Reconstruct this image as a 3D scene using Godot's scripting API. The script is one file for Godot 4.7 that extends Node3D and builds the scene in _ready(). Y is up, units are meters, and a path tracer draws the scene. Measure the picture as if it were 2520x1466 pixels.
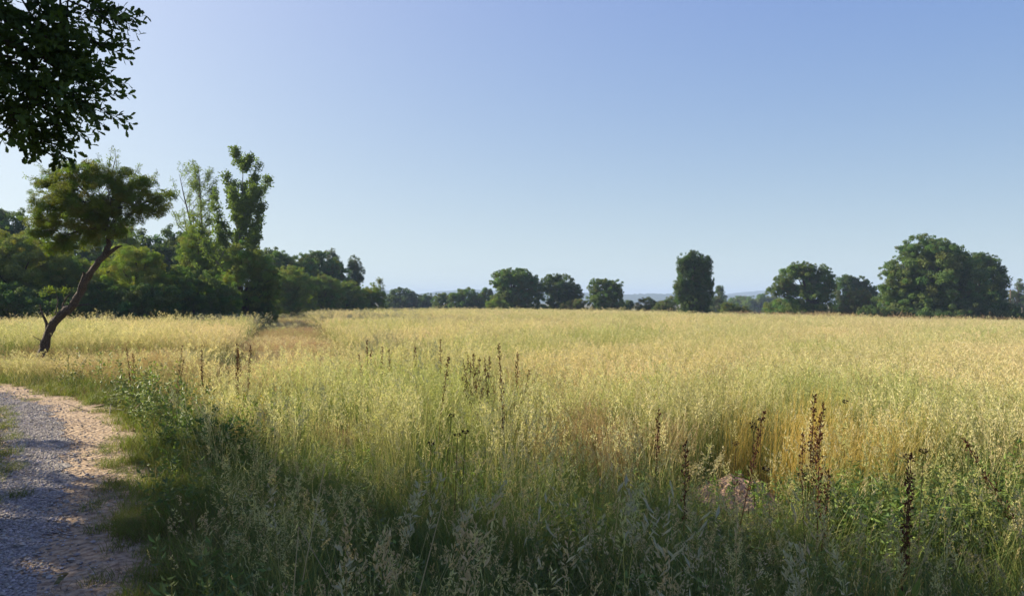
extends Node3D
# A summer hay meadow with a gravel footpath on the left, a hedgerow of trees behind it and low morning sun from the left.
# Positions were read off the photograph at 2520 pixels width: at(px, py, depth) turns such a reading into a point.

const EYE := 1.65
const FOC := 1868.0
const HOR := 742.0

var noise := FastNoiseLite.new()
var patch := FastNoiseLite.new()
var M := {}
var S := {}
var taken := {}

# ---------------------------------------------------------------- helpers
func wx(px: float, d: float) -> float: return (px - 1260.0) / FOC * d
func wy(py: float, d: float) -> float: return EYE + (HOR - py) / FOC * d
func at(px: float, py: float, d: float) -> Vector3: return Vector3(wx(px, d), wy(py, d), -d)
func lin(r: float, g: float, b: float) -> Color: return Color(r, g, b).linear_to_srgb()

func soft(t: float, w: float) -> float:
	if t > 20.0 * w: return t
	return w * log(1.0 + exp(t / w))

func gh(x: float, z: float) -> float:
	var d := -z
	var h := -0.022 * (soft(minf(x, 75.0) - 6.0, 5.0) - 0.1)
	h -= 0.0035 * soft(minf(d, 220.0) - 60.0, 10.0)
	h += 0.006 * soft(minf(-x, 60.0) - 12.0, 4.0) * smoothstep(14.0, 30.0, d)
	return h + 0.045 * noise.get_noise_2d(x * 9.0, z * 9.0)

func numbered(n: String) -> String:
	if not taken.has(n):
		taken[n] = 0
		return n
	taken[n] += 1
	return "%s_%03d" % [n, taken[n]]

func tag(o: Node, label: String, category := "", group := "", kind := "") -> Node:
	o.set_meta("label", label)
	if category != "": o.set_meta("category", category)
	if group != "": o.set_meta("group", group)
	if kind != "": o.set_meta("kind", kind)
	return o

func thing(called: String, where: Vector3, label: String, category: String, group := "") -> Node3D:
	var o := Node3D.new()
	o.name = numbered(called)
	add_child(o)
	o.position = where
	tag(o, label, category, group)
	return o

func part(called: String, mesh: Mesh, parent: Node, material: Material = null, kind := "") -> MeshInstance3D:
	var o := MeshInstance3D.new()
	o.name = called
	o.mesh = mesh
	if material: o.material_override = material
	if kind != "": o.set_meta("kind", kind)
	parent.add_child(o, true)
	return o

func structure(called: String, mesh: Mesh, material: Material) -> MeshInstance3D:
	var o := MeshInstance3D.new()
	o.name = numbered(called)
	o.mesh = mesh
	o.material_override = material
	o.set_meta("kind", "structure")
	add_child(o)
	return o

func copies(called: String, mesh: Mesh, xf: Array, tint: PackedColorArray, parent: Node) -> MultiMeshInstance3D:
	var mm := MultiMesh.new()
	mm.transform_format = MultiMesh.TRANSFORM_3D
	mm.use_colors = true
	mm.mesh = mesh
	mm.instance_count = xf.size()
	for i in xf.size():
		mm.set_instance_transform(i, xf[i])
		mm.set_instance_color(i, tint[i])
	var o := MultiMeshInstance3D.new()
	o.name = called
	o.multimesh = mm
	o.set_meta("kind", "stuff")
	parent.add_child(o, true)
	return o

func seeded(n: int) -> RandomNumberGenerator:
	var r := RandomNumberGenerator.new()
	r.seed = n * 7919 + 13
	return r

func ball(r: RandomNumberGenerator) -> Vector3:
	var y := r.randf_range(-1.0, 1.0)
	var a := r.randf() * TAU
	var q := sqrt(1.0 - y * y)
	return Vector3(q * cos(a), y, q * sin(a))

func spun(r: RandomNumberGenerator, s: float) -> Basis:
	return Basis(ball(r), r.randf() * TAU).scaled(Vector3(s, s, s))

# collects coloured triangles
class Shape:
	var v := PackedVector3Array()
	var c := PackedColorArray()
	func tri(p: Vector3, q: Vector3, s: Vector3, k: Color) -> void:
		v.push_back(p); v.push_back(q); v.push_back(s)
		c.push_back(k); c.push_back(k); c.push_back(k)
	func quad(p: Vector3, q: Vector3, s: Vector3, t: Vector3, k: Color) -> void:
		tri(p, q, s, k)
		tri(p, s, t, k)
	# a pointed scale: husk, spikelet or narrow leaf, folded a little along its middle
	func husk(base: Vector3, dir: Vector3, side: Vector3, long: float, wide: float, k: Color) -> void:
		var up := dir.cross(side).normalized() * wide * 0.35
		var mid := base + dir * long * 0.45
		var tip := base + dir * long
		tri(base, mid + side * wide * 0.5 + up, tip, k)
		tri(base, tip, mid - side * wide * 0.5 + up, k)
	# a bent ribbon: blade or stalk; returns its tip
	func blade(base: Vector3, lean: Vector3, high: float, bend: float, wide: float, side: Vector3, k: Color, n: int, taper: bool) -> Vector3:
		var p := base
		var w := side * wide * 0.5
		for i in n:
			var t := float(i + 1) / n
			var q := base + Vector3.UP * high * (t - 0.35 * bend * t * t) + lean * high * bend * t * t
			var u := side * wide * 0.5 * ((1.0 - t * t) if taper else (1.0 - 0.45 * t))
			if taper and i == n - 1:
				tri(p - w, p + w, q, k)
			else:
				quad(p - w, p + w, q + u, q - u, k)
			p = q
			w = u
		return p
	func rod(a: Vector3, b: Vector3, ra: float, rb: float, k: Color) -> void:
		var d := (b - a).normalized()
		var s := d.cross(Vector3(0.31, 0.2, 0.93)).normalized()
		var t := d.cross(s)
		for i in 4:
			var e := s * cos(i * PI / 2) + t * sin(i * PI / 2)
			var f := s * cos((i + 1) * PI / 2) + t * sin((i + 1) * PI / 2)
			quad(a + e * ra, a + f * ra, b + f * rb, b + e * rb, k)
	func mesh(m: Material) -> ArrayMesh:
		var arr := []
		arr.resize(Mesh.ARRAY_MAX)
		arr[Mesh.ARRAY_VERTEX] = v
		arr[Mesh.ARRAY_COLOR] = c
		var out := ArrayMesh.new()
		out.add_surface_from_arrays(Mesh.PRIMITIVE_TRIANGLES, arr)
		out.surface_set_material(0, m)
		return out

# round tapered limbs with smooth normals
func limb(st: SurfaceTool, pts: Array, radii: Array, sides := 8) -> void:
	var ring := []
	var dirs := []
	for i in pts.size():
		var d: Vector3 = (pts[mini(i + 1, pts.size() - 1)] - pts[maxi(i - 1, 0)]).normalized()
		var s: Vector3 = d.cross(Vector3(0.37, 0.11, 0.92)).normalized()
		var t: Vector3 = d.cross(s)
		var row := []
		var nor := []
		for k in sides + 1:
			var a := TAU * k / sides
			var e: Vector3 = s * cos(a) + t * sin(a)
			var wob := 1.0 + 0.12 * sin(a * 3.0 + i * 1.3) * float(radii[i] > 0.04)
			row.append(pts[i] + e * radii[i] * wob)
			nor.append(e)
		ring.append(row)
		dirs.append(nor)
	for i in pts.size() - 1:
		for k in sides:
			for c in [[i, k], [i + 1, k], [i + 1, k + 1], [i, k], [i + 1, k + 1], [i, k + 1]]:
				st.set_normal(dirs[c[0]][c[1]])
				st.add_vertex(ring[c[0]][c[1]])

func leafy(name_: String, rough: float, through: Color) -> StandardMaterial3D:
	var m := StandardMaterial3D.new()
	m.resource_name = name_
	m.vertex_color_use_as_albedo = true
	m.roughness = rough
	m.metallic_specular = 0.3
	m.backlight_enabled = true
	m.backlight = through.linear_to_srgb()
	return m

func speckle(freq: float, ramp: Array, at_: Array, seed_: int, size := 512, oct := 5) -> NoiseTexture2D:
	var n := FastNoiseLite.new()
	n.seed = seed_
	n.frequency = freq
	n.fractal_octaves = oct
	var g := Gradient.new()
	g.offsets = PackedFloat32Array(at_)
	g.colors = PackedColorArray(ramp)
	var t := NoiseTexture2D.new()
	t.width = size
	t.height = size
	t.seamless = true
	t.noise = n
	t.color_ramp = g
	return t

func ground_material(name_: String, tex: Texture2D, scale_: float, bump: float) -> StandardMaterial3D:
	var m := StandardMaterial3D.new()
	m.resource_name = name_
	m.albedo_texture = tex
	m.roughness = 0.95
	m.metallic_specular = 0.2
	m.uv1_triplanar = true
	m.uv1_world_triplanar = true
	m.uv1_scale = Vector3.ONE * scale_
	if bump > 0.0:
		m.heightmap_enabled = true
		m.heightmap_scale = bump
		m.heightmap_texture = speckle(0.03, [Color.BLACK, Color.WHITE], [0.2, 0.8], 5)
	return m

# ---------------------------------------------------------------- the scene
func _ready() -> void:
	noise.seed = 4
	noise.frequency = 0.01
	noise.fractal_octaves = 2
	patch.seed = 11
	patch.frequency = 0.01
	patch.fractal_octaves = 3

	var cam := Camera3D.new()
	cam.name = "camera"
	cam.fov = 42.86
	cam.near = 0.05
	cam.far = 6000.0
	cam.position = Vector3(0, EYE, 0)
	cam.rotation_degrees = Vector3((HOR - 733.0) / FOC * 57.3, 0, 0)
	add_child(cam)
	cam.current = true

	var sun_az := deg_to_rad(66.0)
	var sun_el := deg_to_rad(26.0)
	var to_sun := Vector3(-sin(sun_az) * cos(sun_el), sin(sun_el), -cos(sun_az) * cos(sun_el))
	var env := Environment.new()
	env.background_mode = Environment.BG_SKY
	env.sky = Sky.new()
	env.sky.sky_material = sky_of_air(to_sun)
	env.background_energy_multiplier = 0.46
	env.tonemap_mode = Environment.TONE_MAPPER_LINEAR
	env.tonemap_exposure = 2.3
	env.sdfgi_enabled = true
	env.ssao_enabled = true
	env.ssil_enabled = true
	env.fog_enabled = true
	env.fog_density = 0.0005
	env.fog_light_color = Color(0.75, 0.85, 1.0)
	var we := WorldEnvironment.new()
	we.name = "world_environment"
	we.environment = env
	add_child(we)
	var sun := DirectionalLight3D.new()
	sun.name = "sun"
	sun.light_energy = 1.6
	sun.light_color = Color(1.0, 0.945, 0.83)
	sun.light_angular_distance = 0.55
	sun.shadow_enabled = true
	add_child(sun)
	sun.look_at_from_position(Vector3.ZERO, -to_sun)

	make_materials()
	make_ground()
	make_tufts()
	sow_grass()
	make_leaves()
	make_trees()
	make_oak()
	make_shade_tree()
	make_leaning_tree()
	make_plants()
	make_small_things()

func sky_of_air(to_sun: Vector3) -> PanoramaSkyMaterial:
	var w := 768
	var h := 384
	var im := Image.create(w, h, false, Image.FORMAT_RGBAF)
	var zen := Vector3(0.070, 0.150, 0.44)
	var hor := Vector3(0.665, 0.760, 0.70)
	for y in h:
		var e := PI / 2 - (y + 0.5) / h * PI
		var ed := maxf(rad_to_deg(e), 0.0)
		var base := zen + (hor - zen) * Vector3(exp(-ed / 10.0), exp(-ed / 13.5), exp(-ed / 46.0))
		for x in w:
			var a := (x + 0.5) / w * TAU
			var dir := Vector3(sin(a) * cos(e), sin(e), -cos(a) * cos(e))
			var th := rad_to_deg(acos(clampf(dir.dot(to_sun), -1.0, 1.0)))
			var glow := 1.55 * exp(-maxf(th, 10.0) / 27.0)
			var c := base + Vector3(1.0, 0.91, 0.68) * glow
			im.set_pixel(x, y, Color(c.x, c.y, c.z))
	var m := PanoramaSkyMaterial.new()
	m.panorama = ImageTexture.create_from_image(im)
	return m

func make_materials() -> void:
	M.grass = leafy("grass", 0.55, Color(0.75, 0.75, 0.5))
	M.leaf = leafy("leaf", 0.68, Color(0.85, 0.95, 0.40))
	M.dry = leafy("dry_stalk", 0.8, Color(0.3, 0.25, 0.15))
	M.stone = leafy("gravel_stone", 0.85, Color(0, 0, 0))
	M.stone.backlight_enabled = false
	M.soil = ground_material("thatch_soil", speckle(0.02, [lin(0.07, 0.055, 0.025), lin(0.15, 0.125, 0.055), lin(0.10, 0.11, 0.04), lin(0.22, 0.18, 0.09)], [0.25, 0.45, 0.6, 0.8], 3), 0.5, 1.5)
	M.dirt = ground_material("dry_earth", speckle(0.035, [lin(0.24, 0.17, 0.115), lin(0.40, 0.30, 0.21), lin(0.48, 0.37, 0.265)], [0.2, 0.5, 0.8], 7), 0.7, 2.0)
	M.gravel = ground_material("gravel_bed", speckle(0.06, [lin(0.16, 0.145, 0.14), lin(0.30, 0.275, 0.26), lin(0.42, 0.39, 0.365)], [0.25, 0.5, 0.75], 9), 1.1, 2.0)
	M.mound = ground_material("pinkish_soil", speckle(0.05, [lin(0.26, 0.165, 0.11), lin(0.42, 0.285, 0.20), lin(0.50, 0.36, 0.26)], [0.2, 0.5, 0.8], 8), 1.2, 3.0)
	var bark := StandardMaterial3D.new()
	bark.resource_name = "bark"
	bark.albedo_texture = speckle(0.03, [lin(0.045, 0.033, 0.024), lin(0.10, 0.075, 0.055), lin(0.15, 0.12, 0.09)], [0.3, 0.55, 0.8], 21)
	bark.uv1_triplanar = true
	bark.uv1_scale = Vector3(3.0, 0.8, 3.0)
	bark.roughness = 0.95
	bark.heightmap_enabled = true
	bark.heightmap_scale = 3.0
	bark.heightmap_texture = speckle(0.03, [Color.BLACK, Color.WHITE], [0.2, 0.8], 22)
	M.bark = bark
	var pale := bark.duplicate()
	pale.resource_name = "pale_bark"
	pale.albedo_texture = speckle(0.03, [lin(0.10, 0.09, 0.07), lin(0.22, 0.20, 0.17)], [0.3, 0.7], 23)
	M.pale_bark = pale
	var wood := StandardMaterial3D.new()
	wood.resource_name = "weathered_wood"
	wood.albedo_texture = speckle(0.04, [lin(0.14, 0.11, 0.08), lin(0.26, 0.22, 0.17)], [0.3, 0.7], 24)
	wood.uv1_triplanar = true
	wood.uv1_scale = Vector3(4, 0.6, 4)
	wood.roughness = 0.9
	M.wood = wood

# ---------------------------------------------------------------- ground and path
var path_r := [Vector2(-1.2, 1.0), Vector2(-1.95, 2.6), Vector2(-2.7, 4.3), Vector2(-3.45, 5.8), Vector2(-4.3, 7.4), Vector2(-5.6, 9.5), Vector2(-6.4, 10.7), Vector2(-7.4, 12.0), Vector2(-9.4, 13.9), Vector2(-12.5, 16.2), Vector2(-17.0, 18.5)]
var path_c: Curve2D
func path_curve() -> void:
	path_c = Curve2D.new()
	for i in path_r.size():
		var t: Vector2 = (path_r[mini(i + 1, path_r.size() - 1)] - path_r[maxi(i - 1, 0)]) * 0.17
		path_c.add_point(path_r[i], -t, t)

# signed distance to the right-hand edge of the gravel, positive to the right of it; positions as (x, depth)
func off_path(x: float, d: float) -> float:
	var p := Vector2(x, d)
	if d > 24.0 or x > 6.0: return 9.0
	var o := path_c.get_closest_offset(p)
	var q := path_c.sample_baked(o)
	var t := (path_c.sample_baked(o + 0.1) - path_c.sample_baked(o - 0.1)).normalized()
	var n := Vector2(t.y, -t.x)
	return (p - q).length() * signf((p - q).dot(n))

func ribbon(lo: float, hi: float, lift: float, ragged: float, mat: Material, called: String) -> void:
	var st := SurfaceTool.new()
	st.begin(Mesh.PRIMITIVE_TRIANGLES)
	var n := 160
	var across := 8
	var L := path_c.get_baked_length()
	var rows := []
	for i in n + 1:
		var o := L * i / n
		var q := path_c.sample_baked(o)
		var t := (path_c.sample_baked(minf(o + 0.1, L)) - path_c.sample_baked(maxf(o - 0.1, 0.0))).normalized()
		var nn := Vector2(t.y, -t.x)
		var row := []
		for k in across + 1:
			var f := float(k) / across
			var w := lerpf(lo + ragged * patch.get_noise_1d(o * 120.0), hi + ragged * patch.get_noise_1d(o * 150.0 + 500.0), f)
			var p := q + nn * w
			row.append(Vector3(p.x, gh(p.x, -p.y) + lift + 0.012 * noise.get_noise_2d(p.x * 160.0, p.y * 160.0), -p.y))
		rows.append(row)
	st.set_smooth_group(0)
	for i in n:
		for k in across:
			for c in [[i, k], [i + 1, k + 1], [i + 1, k], [i, k], [i, k + 1], [i + 1, k + 1]]:
				st.add_vertex(rows[c[0]][c[1]])
	st.index()
	st.generate_normals()
	structure(called, st.commit(), mat)

func make_ground() -> void:
	path_curve()
	var st := SurfaceTool.new()
	st.begin(Mesh.PRIMITIVE_TRIANGLES)
	var n := 140
	var pos := []
	for i in n + 1:
		var t := 2.0 * i / n - 1.0
		pos.append(signf(t) * pow(absf(t), 3.6) * 3200.0)
	st.set_smooth_group(0)
	for j in n:
		for i in n:
			for c in [[i, j], [i + 1, j + 1], [i, j + 1], [i, j], [i + 1, j], [i + 1, j + 1]]:
				var x: float = pos[c[0]]
				var z: float = pos[c[1]]
				st.add_vertex(Vector3(x, gh(x, z), z))
	st.index()
	st.generate_normals()
	structure("ground", st.commit(), M.soil)
	ribbon(-0.95, 0.72, 0.010, 0.3, M.dirt, "bare_earth_path")
	ribbon(-0.60, -0.06, 0.015, 0.25, M.gravel, "gravel_path")
	# loose stones
	var sh := Shape.new()
	var r := seeded(1)
	var ring := []
	for k in 5:
		var a := TAU * k / 5.0
		ring.append(Vector3(cos(a) * r.randf_range(0.8, 1.1), r.randf_range(-0.1, 0.2), sin(a) * r.randf_range(0.6, 1.0)))
	for k in 5:
		sh.tri(ring[k], Vector3(0.1, 0.55, 0.05), ring[(k + 1) % 5], Color.WHITE)
		sh.tri(ring[k], ring[(k + 1) % 5], Vector3(0, -0.5, 0.1), Color.WHITE)
	var xf := []
	var tint := PackedColorArray()
	var L := path_c.get_baked_length()
	for i in 46000:
		var o := pow(r.randf(), 1.25) * L
		var q := path_c.sample_baked(o)
		var t := (path_c.sample_baked(minf(o + 0.1, L)) - path_c.sample_baked(maxf(o - 0.1, 0.0))).normalized()
		var w := -0.33 + r.randfn(0.0, 0.24)
		if w > 0.0 and r.randf() < 0.5: w = r.randf_range(-0.9, 0.55)
		w += 0.2 * patch.get_noise_1d(o * 120.0)
		var p := q + Vector2(t.y, -t.x) * w
		var s := r.randf_range(0.006, 0.017) * (1.0 + 0.9 * float(r.randf() < 0.06))
		var b := Basis(Vector3.UP, r.randf() * TAU) * Basis(Vector3.RIGHT, r.randfn(0.0, 0.4))
		xf.append(Transform3D(b.scaled(Vector3(s, s * 0.8, s)), Vector3(p.x, gh(p.x, -p.y) + 0.014 + 0.012 * noise.get_noise_2d(p.x * 160.0, p.y * 160.0) + s * 0.15, -p.y)))
		var g := r.randf_range(0.18, 0.50)
		tint.append(Color(g * 1.06, g * r.randf_range(0.90, 0.98), g * r.randf_range(0.78, 0.94)))
	var root := Node3D.new()
	root.name = "loose_gravel"
	add_child(root)
	tag(root, "loose grey gravel stones on the footpath", "gravel", "", "stuff")
	copies("gravel_stones", sh.mesh(M.stone), xf, tint, root)

	# far wooded ridge
	for a in [["hill", 1500.0, 17.0, 31], ["hill", 2100.0, 31.0, 32]]:
		var hs := SurfaceTool.new()
		hs.begin(Mesh.PRIMITIVE_TRIANGLES)
		var nx := 420
		var nz := 10
		var rows := []
		for j in nz + 1:
			var row := []
			for i in nx + 1:
				var x: float = lerpf(-1.1, 1.25, float(i) / nx) * a[1]
				var f := float(j) / nz
				var z: float = -a[1] - 260.0 * f
				var top: float = a[2] * (0.9 + 0.75 * patch.get_noise_2d(x * 0.16 + 40.0 * a[3], 0.0))
				var y: float = -2.0 + (top + 2.0) * sin(clampf(f * 1.25, 0.0, 1.0) * PI / 2)
				y += float(j > 0) * 2.6 * absf(noise.get_noise_2d(x * 5.0, z * 5.0)) * 2.0
				row.append(Vector3(x, y, z))
			rows.append(row)
		for j in nz:
			for i in nx:
				for c in [[j, i], [j + 1, i + 1], [j, i + 1], [j, i], [j + 1, i], [j + 1, i + 1]]:
					hs.add_vertex(rows[c[0]][c[1]])
		hs.generate_normals()
		structure(a[0], hs.commit(), ground_material("far_woods", speckle(0.05, [lin(0.03, 0.045, 0.02), lin(0.075, 0.10, 0.04)], [0.3, 0.7], a[3]), 0.02, 0.0))

# ---------------------------------------------------------------- grasses
func flat_dir(r: RandomNumberGenerator) -> Vector3:
	var a := r.randf() * TAU
	return Vector3(cos(a), 0, sin(a))

func vary(r: RandomNumberGenerator, c: Color, by := 0.2) -> Color:
	var f := 1.0 + r.randf_range(-by, by)
	return Color(c.r * f * (1.0 + r.randf_range(-0.06, 0.06)), c.g * f, c.b * f * (1.0 + r.randf_range(-0.1, 0.1)))

# seed heads, grown upward from p along dir
func head(sh: Shape, r: RandomNumberGenerator, kind: String, p: Vector3, dir: Vector3, k: Color, s := 1.0) -> void:
	match kind:
		"fog":
			for i in int(26):
				var t := r.randf()
				var o := ball(r) * 0.016 * s * sin(PI * clampf(t * 0.85 + 0.15, 0, 1))
				sh.husk(p + dir * 0.11 * s * t + o * 0.4, (dir * 0.7 + o.normalized() * 0.7).normalized(), ball(r), 0.016 * s, 0.006 * s, vary(r, k))
		"oat":
			var sd := flat_dir(r)
			for i in 11:
				var t := float(i) / 11.0
				var b := p + dir * 0.17 * s * t
				var out := (sd.rotated(Vector3.UP, r.randf_range(-1.2, 1.2)) + dir * 0.8).normalized() * 0.05 * s * (1.1 - t)
				sh.tri(b, b + out, b + out + Vector3(0.0008, 0.0008, 0), vary(r, k))
				sh.husk(b + out, (Vector3.DOWN * 0.8 + out.normalized() * 0.6).normalized(), flat_dir(r), 0.026 * s, 0.0065 * s, vary(r, k))
		"cock":
			for i in 6:
				var t := float(i) / 6.0
				var o := p + dir * 0.12 * s * t
				var out := (flat_dir(r) + dir).normalized() * 0.035 * s * (1.0 - t)
				for j in 7:
					sh.husk(o + out + ball(r) * 0.009 * s, (dir + ball(r) * 0.7).normalized(), ball(r), 0.014 * s, 0.006 * s, vary(r, k))
				sh.tri(o, o + out, o + out + Vector3(0.001, 0, 0.001), k)
		_:
			for i in 9:
				var t := float(i) / 9.0
				var o := ball(r) * 0.004
				sh.husk(p + dir * 0.09 * s * t, (dir + o.normalized() * 0.4).normalized(), ball(r), 0.018 * s, 0.0055 * s, vary(r, k))

# one clump: stalks with heads plus leaf blades
func tuft(seed_: int, d: Dictionary) -> ArrayMesh:
	var r := seeded(seed_)
	var sh := Shape.new()
	for i in d.get("stems", 0):
		var b: Vector3 = flat_dir(r) * d.radius * sqrt(r.randf())
		var lean: Vector3 = (flat_dir(r) + d.get("wind", Vector3.ZERO)).normalized()
		var hgt: float = r.randf_range(d.low, d.high)
		var k := vary(r, d.stem)
		var tip := sh.blade(b, lean, hgt, r.randf_range(0.05, d.get("bend", 0.3)), d.get("thick", 0.0035), flat_dir(r), k, 3, false)
		var kinds: Array = d.heads
		if kinds.size():
			head(sh, r, kinds[r.randi() % kinds.size()], tip, (Vector3.UP + lean * r.randf_range(0.1, 0.7)).normalized(), d.head, d.get("big", 1.0) * r.randf_range(0.8, 1.2))
	for i in d.get("blades", 0):
		var b: Vector3 = flat_dir(r) * d.radius * sqrt(r.randf())
		var cols: Array = d.blade
		sh.blade(b, flat_dir(r), r.randf_range(d.blow, d.bhigh), r.randf_range(0.2, 1.0), d.get("bwide", 0.006) * r.randf_range(0.7, 1.2), flat_dir(r), vary(r, cols[r.randi() % cols.size()]), 4, true)
	for i in d.get("weeds", 0):
		var b: Vector3 = flat_dir(r) * d.radius * sqrt(r.randf())
		var hgt: float = r.randf_range(d.low, d.high)
		var lean := flat_dir(r)
		var tip := sh.blade(b, lean, hgt, 0.25, 0.005, flat_dir(r), vary(r, d.stem), 3, false)
		for j in 16:
			var t := r.randf_range(0.25, 1.0)
			var o := flat_dir(r)
			var p: Vector3 = b.lerp(tip, t)
			var cols: Array = d.blade
			sh.husk(p, (o + Vector3.UP * r.randf_range(-0.2, 0.8)).normalized(), o.cross(Vector3.UP), r.randf_range(0.035, 0.075), r.randf_range(0.015, 0.03), vary(r, cols[r.randi() % cols.size()]))
	return sh.mesh(M.grass)

func make_tufts() -> void:
	var straw := Color(0.50, 0.425, 0.215)
	var straw2 := Color(0.68, 0.605, 0.36)
	var green := Color(0.15, 0.215, 0.06)
	var olive := Color(0.23, 0.25, 0.08)
	for i in 4:
		S["straw%d" % i] = tuft(10 + i, {"stems": 18, "blades": 26, "radius": 0.19, "low": 0.5, "high": 0.86, "stem": straw, "head": straw2, "big": 1.55, "heads": ["fog", "oat", "spike", "cock"] if i % 2 else ["spike", "fog"], "blade": [green, green, olive, straw], "blow": 0.25, "bhigh": 0.55})
	for i in 2:
		S["greenish%d" % i] = tuft(20 + i, {"stems": 13, "blades": 36, "radius": 0.2, "low": 0.45, "high": 0.8, "big": 1.45, "stem": Color(0.31, 0.33, 0.11), "head": Color(0.50, 0.48, 0.22), "heads": ["fog", "spike", "oat"], "blade": [green, green, olive], "blow": 0.3, "bhigh": 0.62})
	S.golden = tuft(30, {"stems": 46, "blades": 10, "radius": 0.2, "low": 0.5, "high": 0.82, "stem": Color(0.52, 0.38, 0.115), "head": Color(0.58, 0.44, 0.16), "heads": ["spike"], "thick": 0.003, "wind": Vector3(1.0, 0, 0.3), "bend": 0.5, "big": 0.8, "blade": [straw, green], "blow": 0.3, "bhigh": 0.5})
	for i in 2:
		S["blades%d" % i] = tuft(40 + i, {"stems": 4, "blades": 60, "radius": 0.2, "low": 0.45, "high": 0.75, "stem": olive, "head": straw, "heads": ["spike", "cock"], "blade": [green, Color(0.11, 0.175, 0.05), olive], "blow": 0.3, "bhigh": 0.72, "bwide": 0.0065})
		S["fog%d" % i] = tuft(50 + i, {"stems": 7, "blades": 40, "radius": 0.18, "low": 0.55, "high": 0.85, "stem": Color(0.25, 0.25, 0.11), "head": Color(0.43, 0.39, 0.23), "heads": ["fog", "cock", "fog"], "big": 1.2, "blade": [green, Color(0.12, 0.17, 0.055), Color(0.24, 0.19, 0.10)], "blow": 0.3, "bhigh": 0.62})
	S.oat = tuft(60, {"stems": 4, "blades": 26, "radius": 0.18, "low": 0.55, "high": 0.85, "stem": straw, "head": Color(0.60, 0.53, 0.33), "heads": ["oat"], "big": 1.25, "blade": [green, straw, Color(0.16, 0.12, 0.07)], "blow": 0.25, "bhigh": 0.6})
	for i in 2:
		S["verge%d" % i] = tuft(70 + i, {"blades": 70, "radius": 0.13, "blade": [Color(0.13, 0.20, 0.035), Color(0.17, 0.22, 0.045), Color(0.24, 0.23, 0.08)], "blow": 0.06, "bhigh": 0.22, "bwide": 0.005})
	S.brown = tuft(80, {"stems": 26, "blades": 34, "radius": 0.2, "low": 0.25, "high": 0.55, "stem": Color(0.28, 0.17, 0.095), "head": Color(0.33, 0.21, 0.13), "heads": ["fog", "spike"], "blade": [Color(0.30, 0.21, 0.12), Color(0.20, 0.15, 0.07), green], "blow": 0.15, "bhigh": 0.42})
	S.pink = tuft(81, {"stems": 34, "blades": 16, "radius": 0.2, "low": 0.35, "high": 0.62, "stem": Color(0.42, 0.29, 0.16), "head": Color(0.50, 0.36, 0.22), "heads": ["spike", "fog"], "blade": [straw, olive], "blow": 0.15, "bhigh": 0.42})
	for i in 2:
		S["weed%d" % i] = tuft(90 + i, {"weeds": 14, "blades": 16, "radius": 0.2, "low": 0.25, "high": 0.58, "stem": Color(0.18, 0.20, 0.07), "blade": [Color(0.17, 0.25, 0.06), Color(0.23, 0.28, 0.07), Color(0.15, 0.20, 0.075)], "blow": 0.2, "bhigh": 0.5})
	S.litter = tuft(95, {"blades": 46, "radius": 0.22, "blade": [Color(0.24, 0.17, 0.10), Color(0.34, 0.27, 0.16), Color(0.14, 0.10, 0.06)], "blow": 0.08, "bhigh": 0.34, "bwide": 0.005})

# how far the meadow reaches, by bearing
func field_end(x: float, d: float) -> float:
	var px := 1260.0 + x / maxf(d, 1.0) * FOC
	var k := [[-900, 33], [0, 36], [540, 41], [600, 46], [660, 48], [690, 70], [930, 84], [1000, 100], [1640, 96], [1700, 84], [2000, 80], [2520, 74], [3600, 70]]
	for i in k.size() - 1:
		if px < k[i + 1][0]:
			return lerpf(k[i][1], k[i + 1][1], clampf((px - k[i][0]) / float(k[i + 1][0] - k[i][0]), 0.0, 1.0))
	return 70.0

func blob(x: float, d: float, cx: float, cd: float, rx: float, rd: float) -> float:
	return exp(-((x - cx) * (x - cx) / (rx * rx) + (d - cd) * (d - cd) / (rd * rd)))

var sown := {}
func sow(kind: String, x: float, d: float, r: RandomNumberGenerator, sxz: float, sy: float, tint: Color) -> void:
	if not sown.has(kind): sown[kind] = [[], PackedColorArray()]
	var b := Basis(Vector3.UP, r.randf() * TAU)
	if kind == "golden": b = Basis(Vector3.UP, r.randfn(0.0, 0.35))
	b = Basis(flat_dir(r), r.randfn(0.0, 0.07)) * b
	sown[kind][0].append(Transform3D(b * Basis.from_scale(Vector3(sxz, sy, sxz)), Vector3(x, gh(x, -d) - 0.01, -d)))
	sown[kind][1].append(tint)

func track_offset(x: float, d: float) -> float:
	return x - (-7.4 - (d - 25.0) * 0.285)

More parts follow.
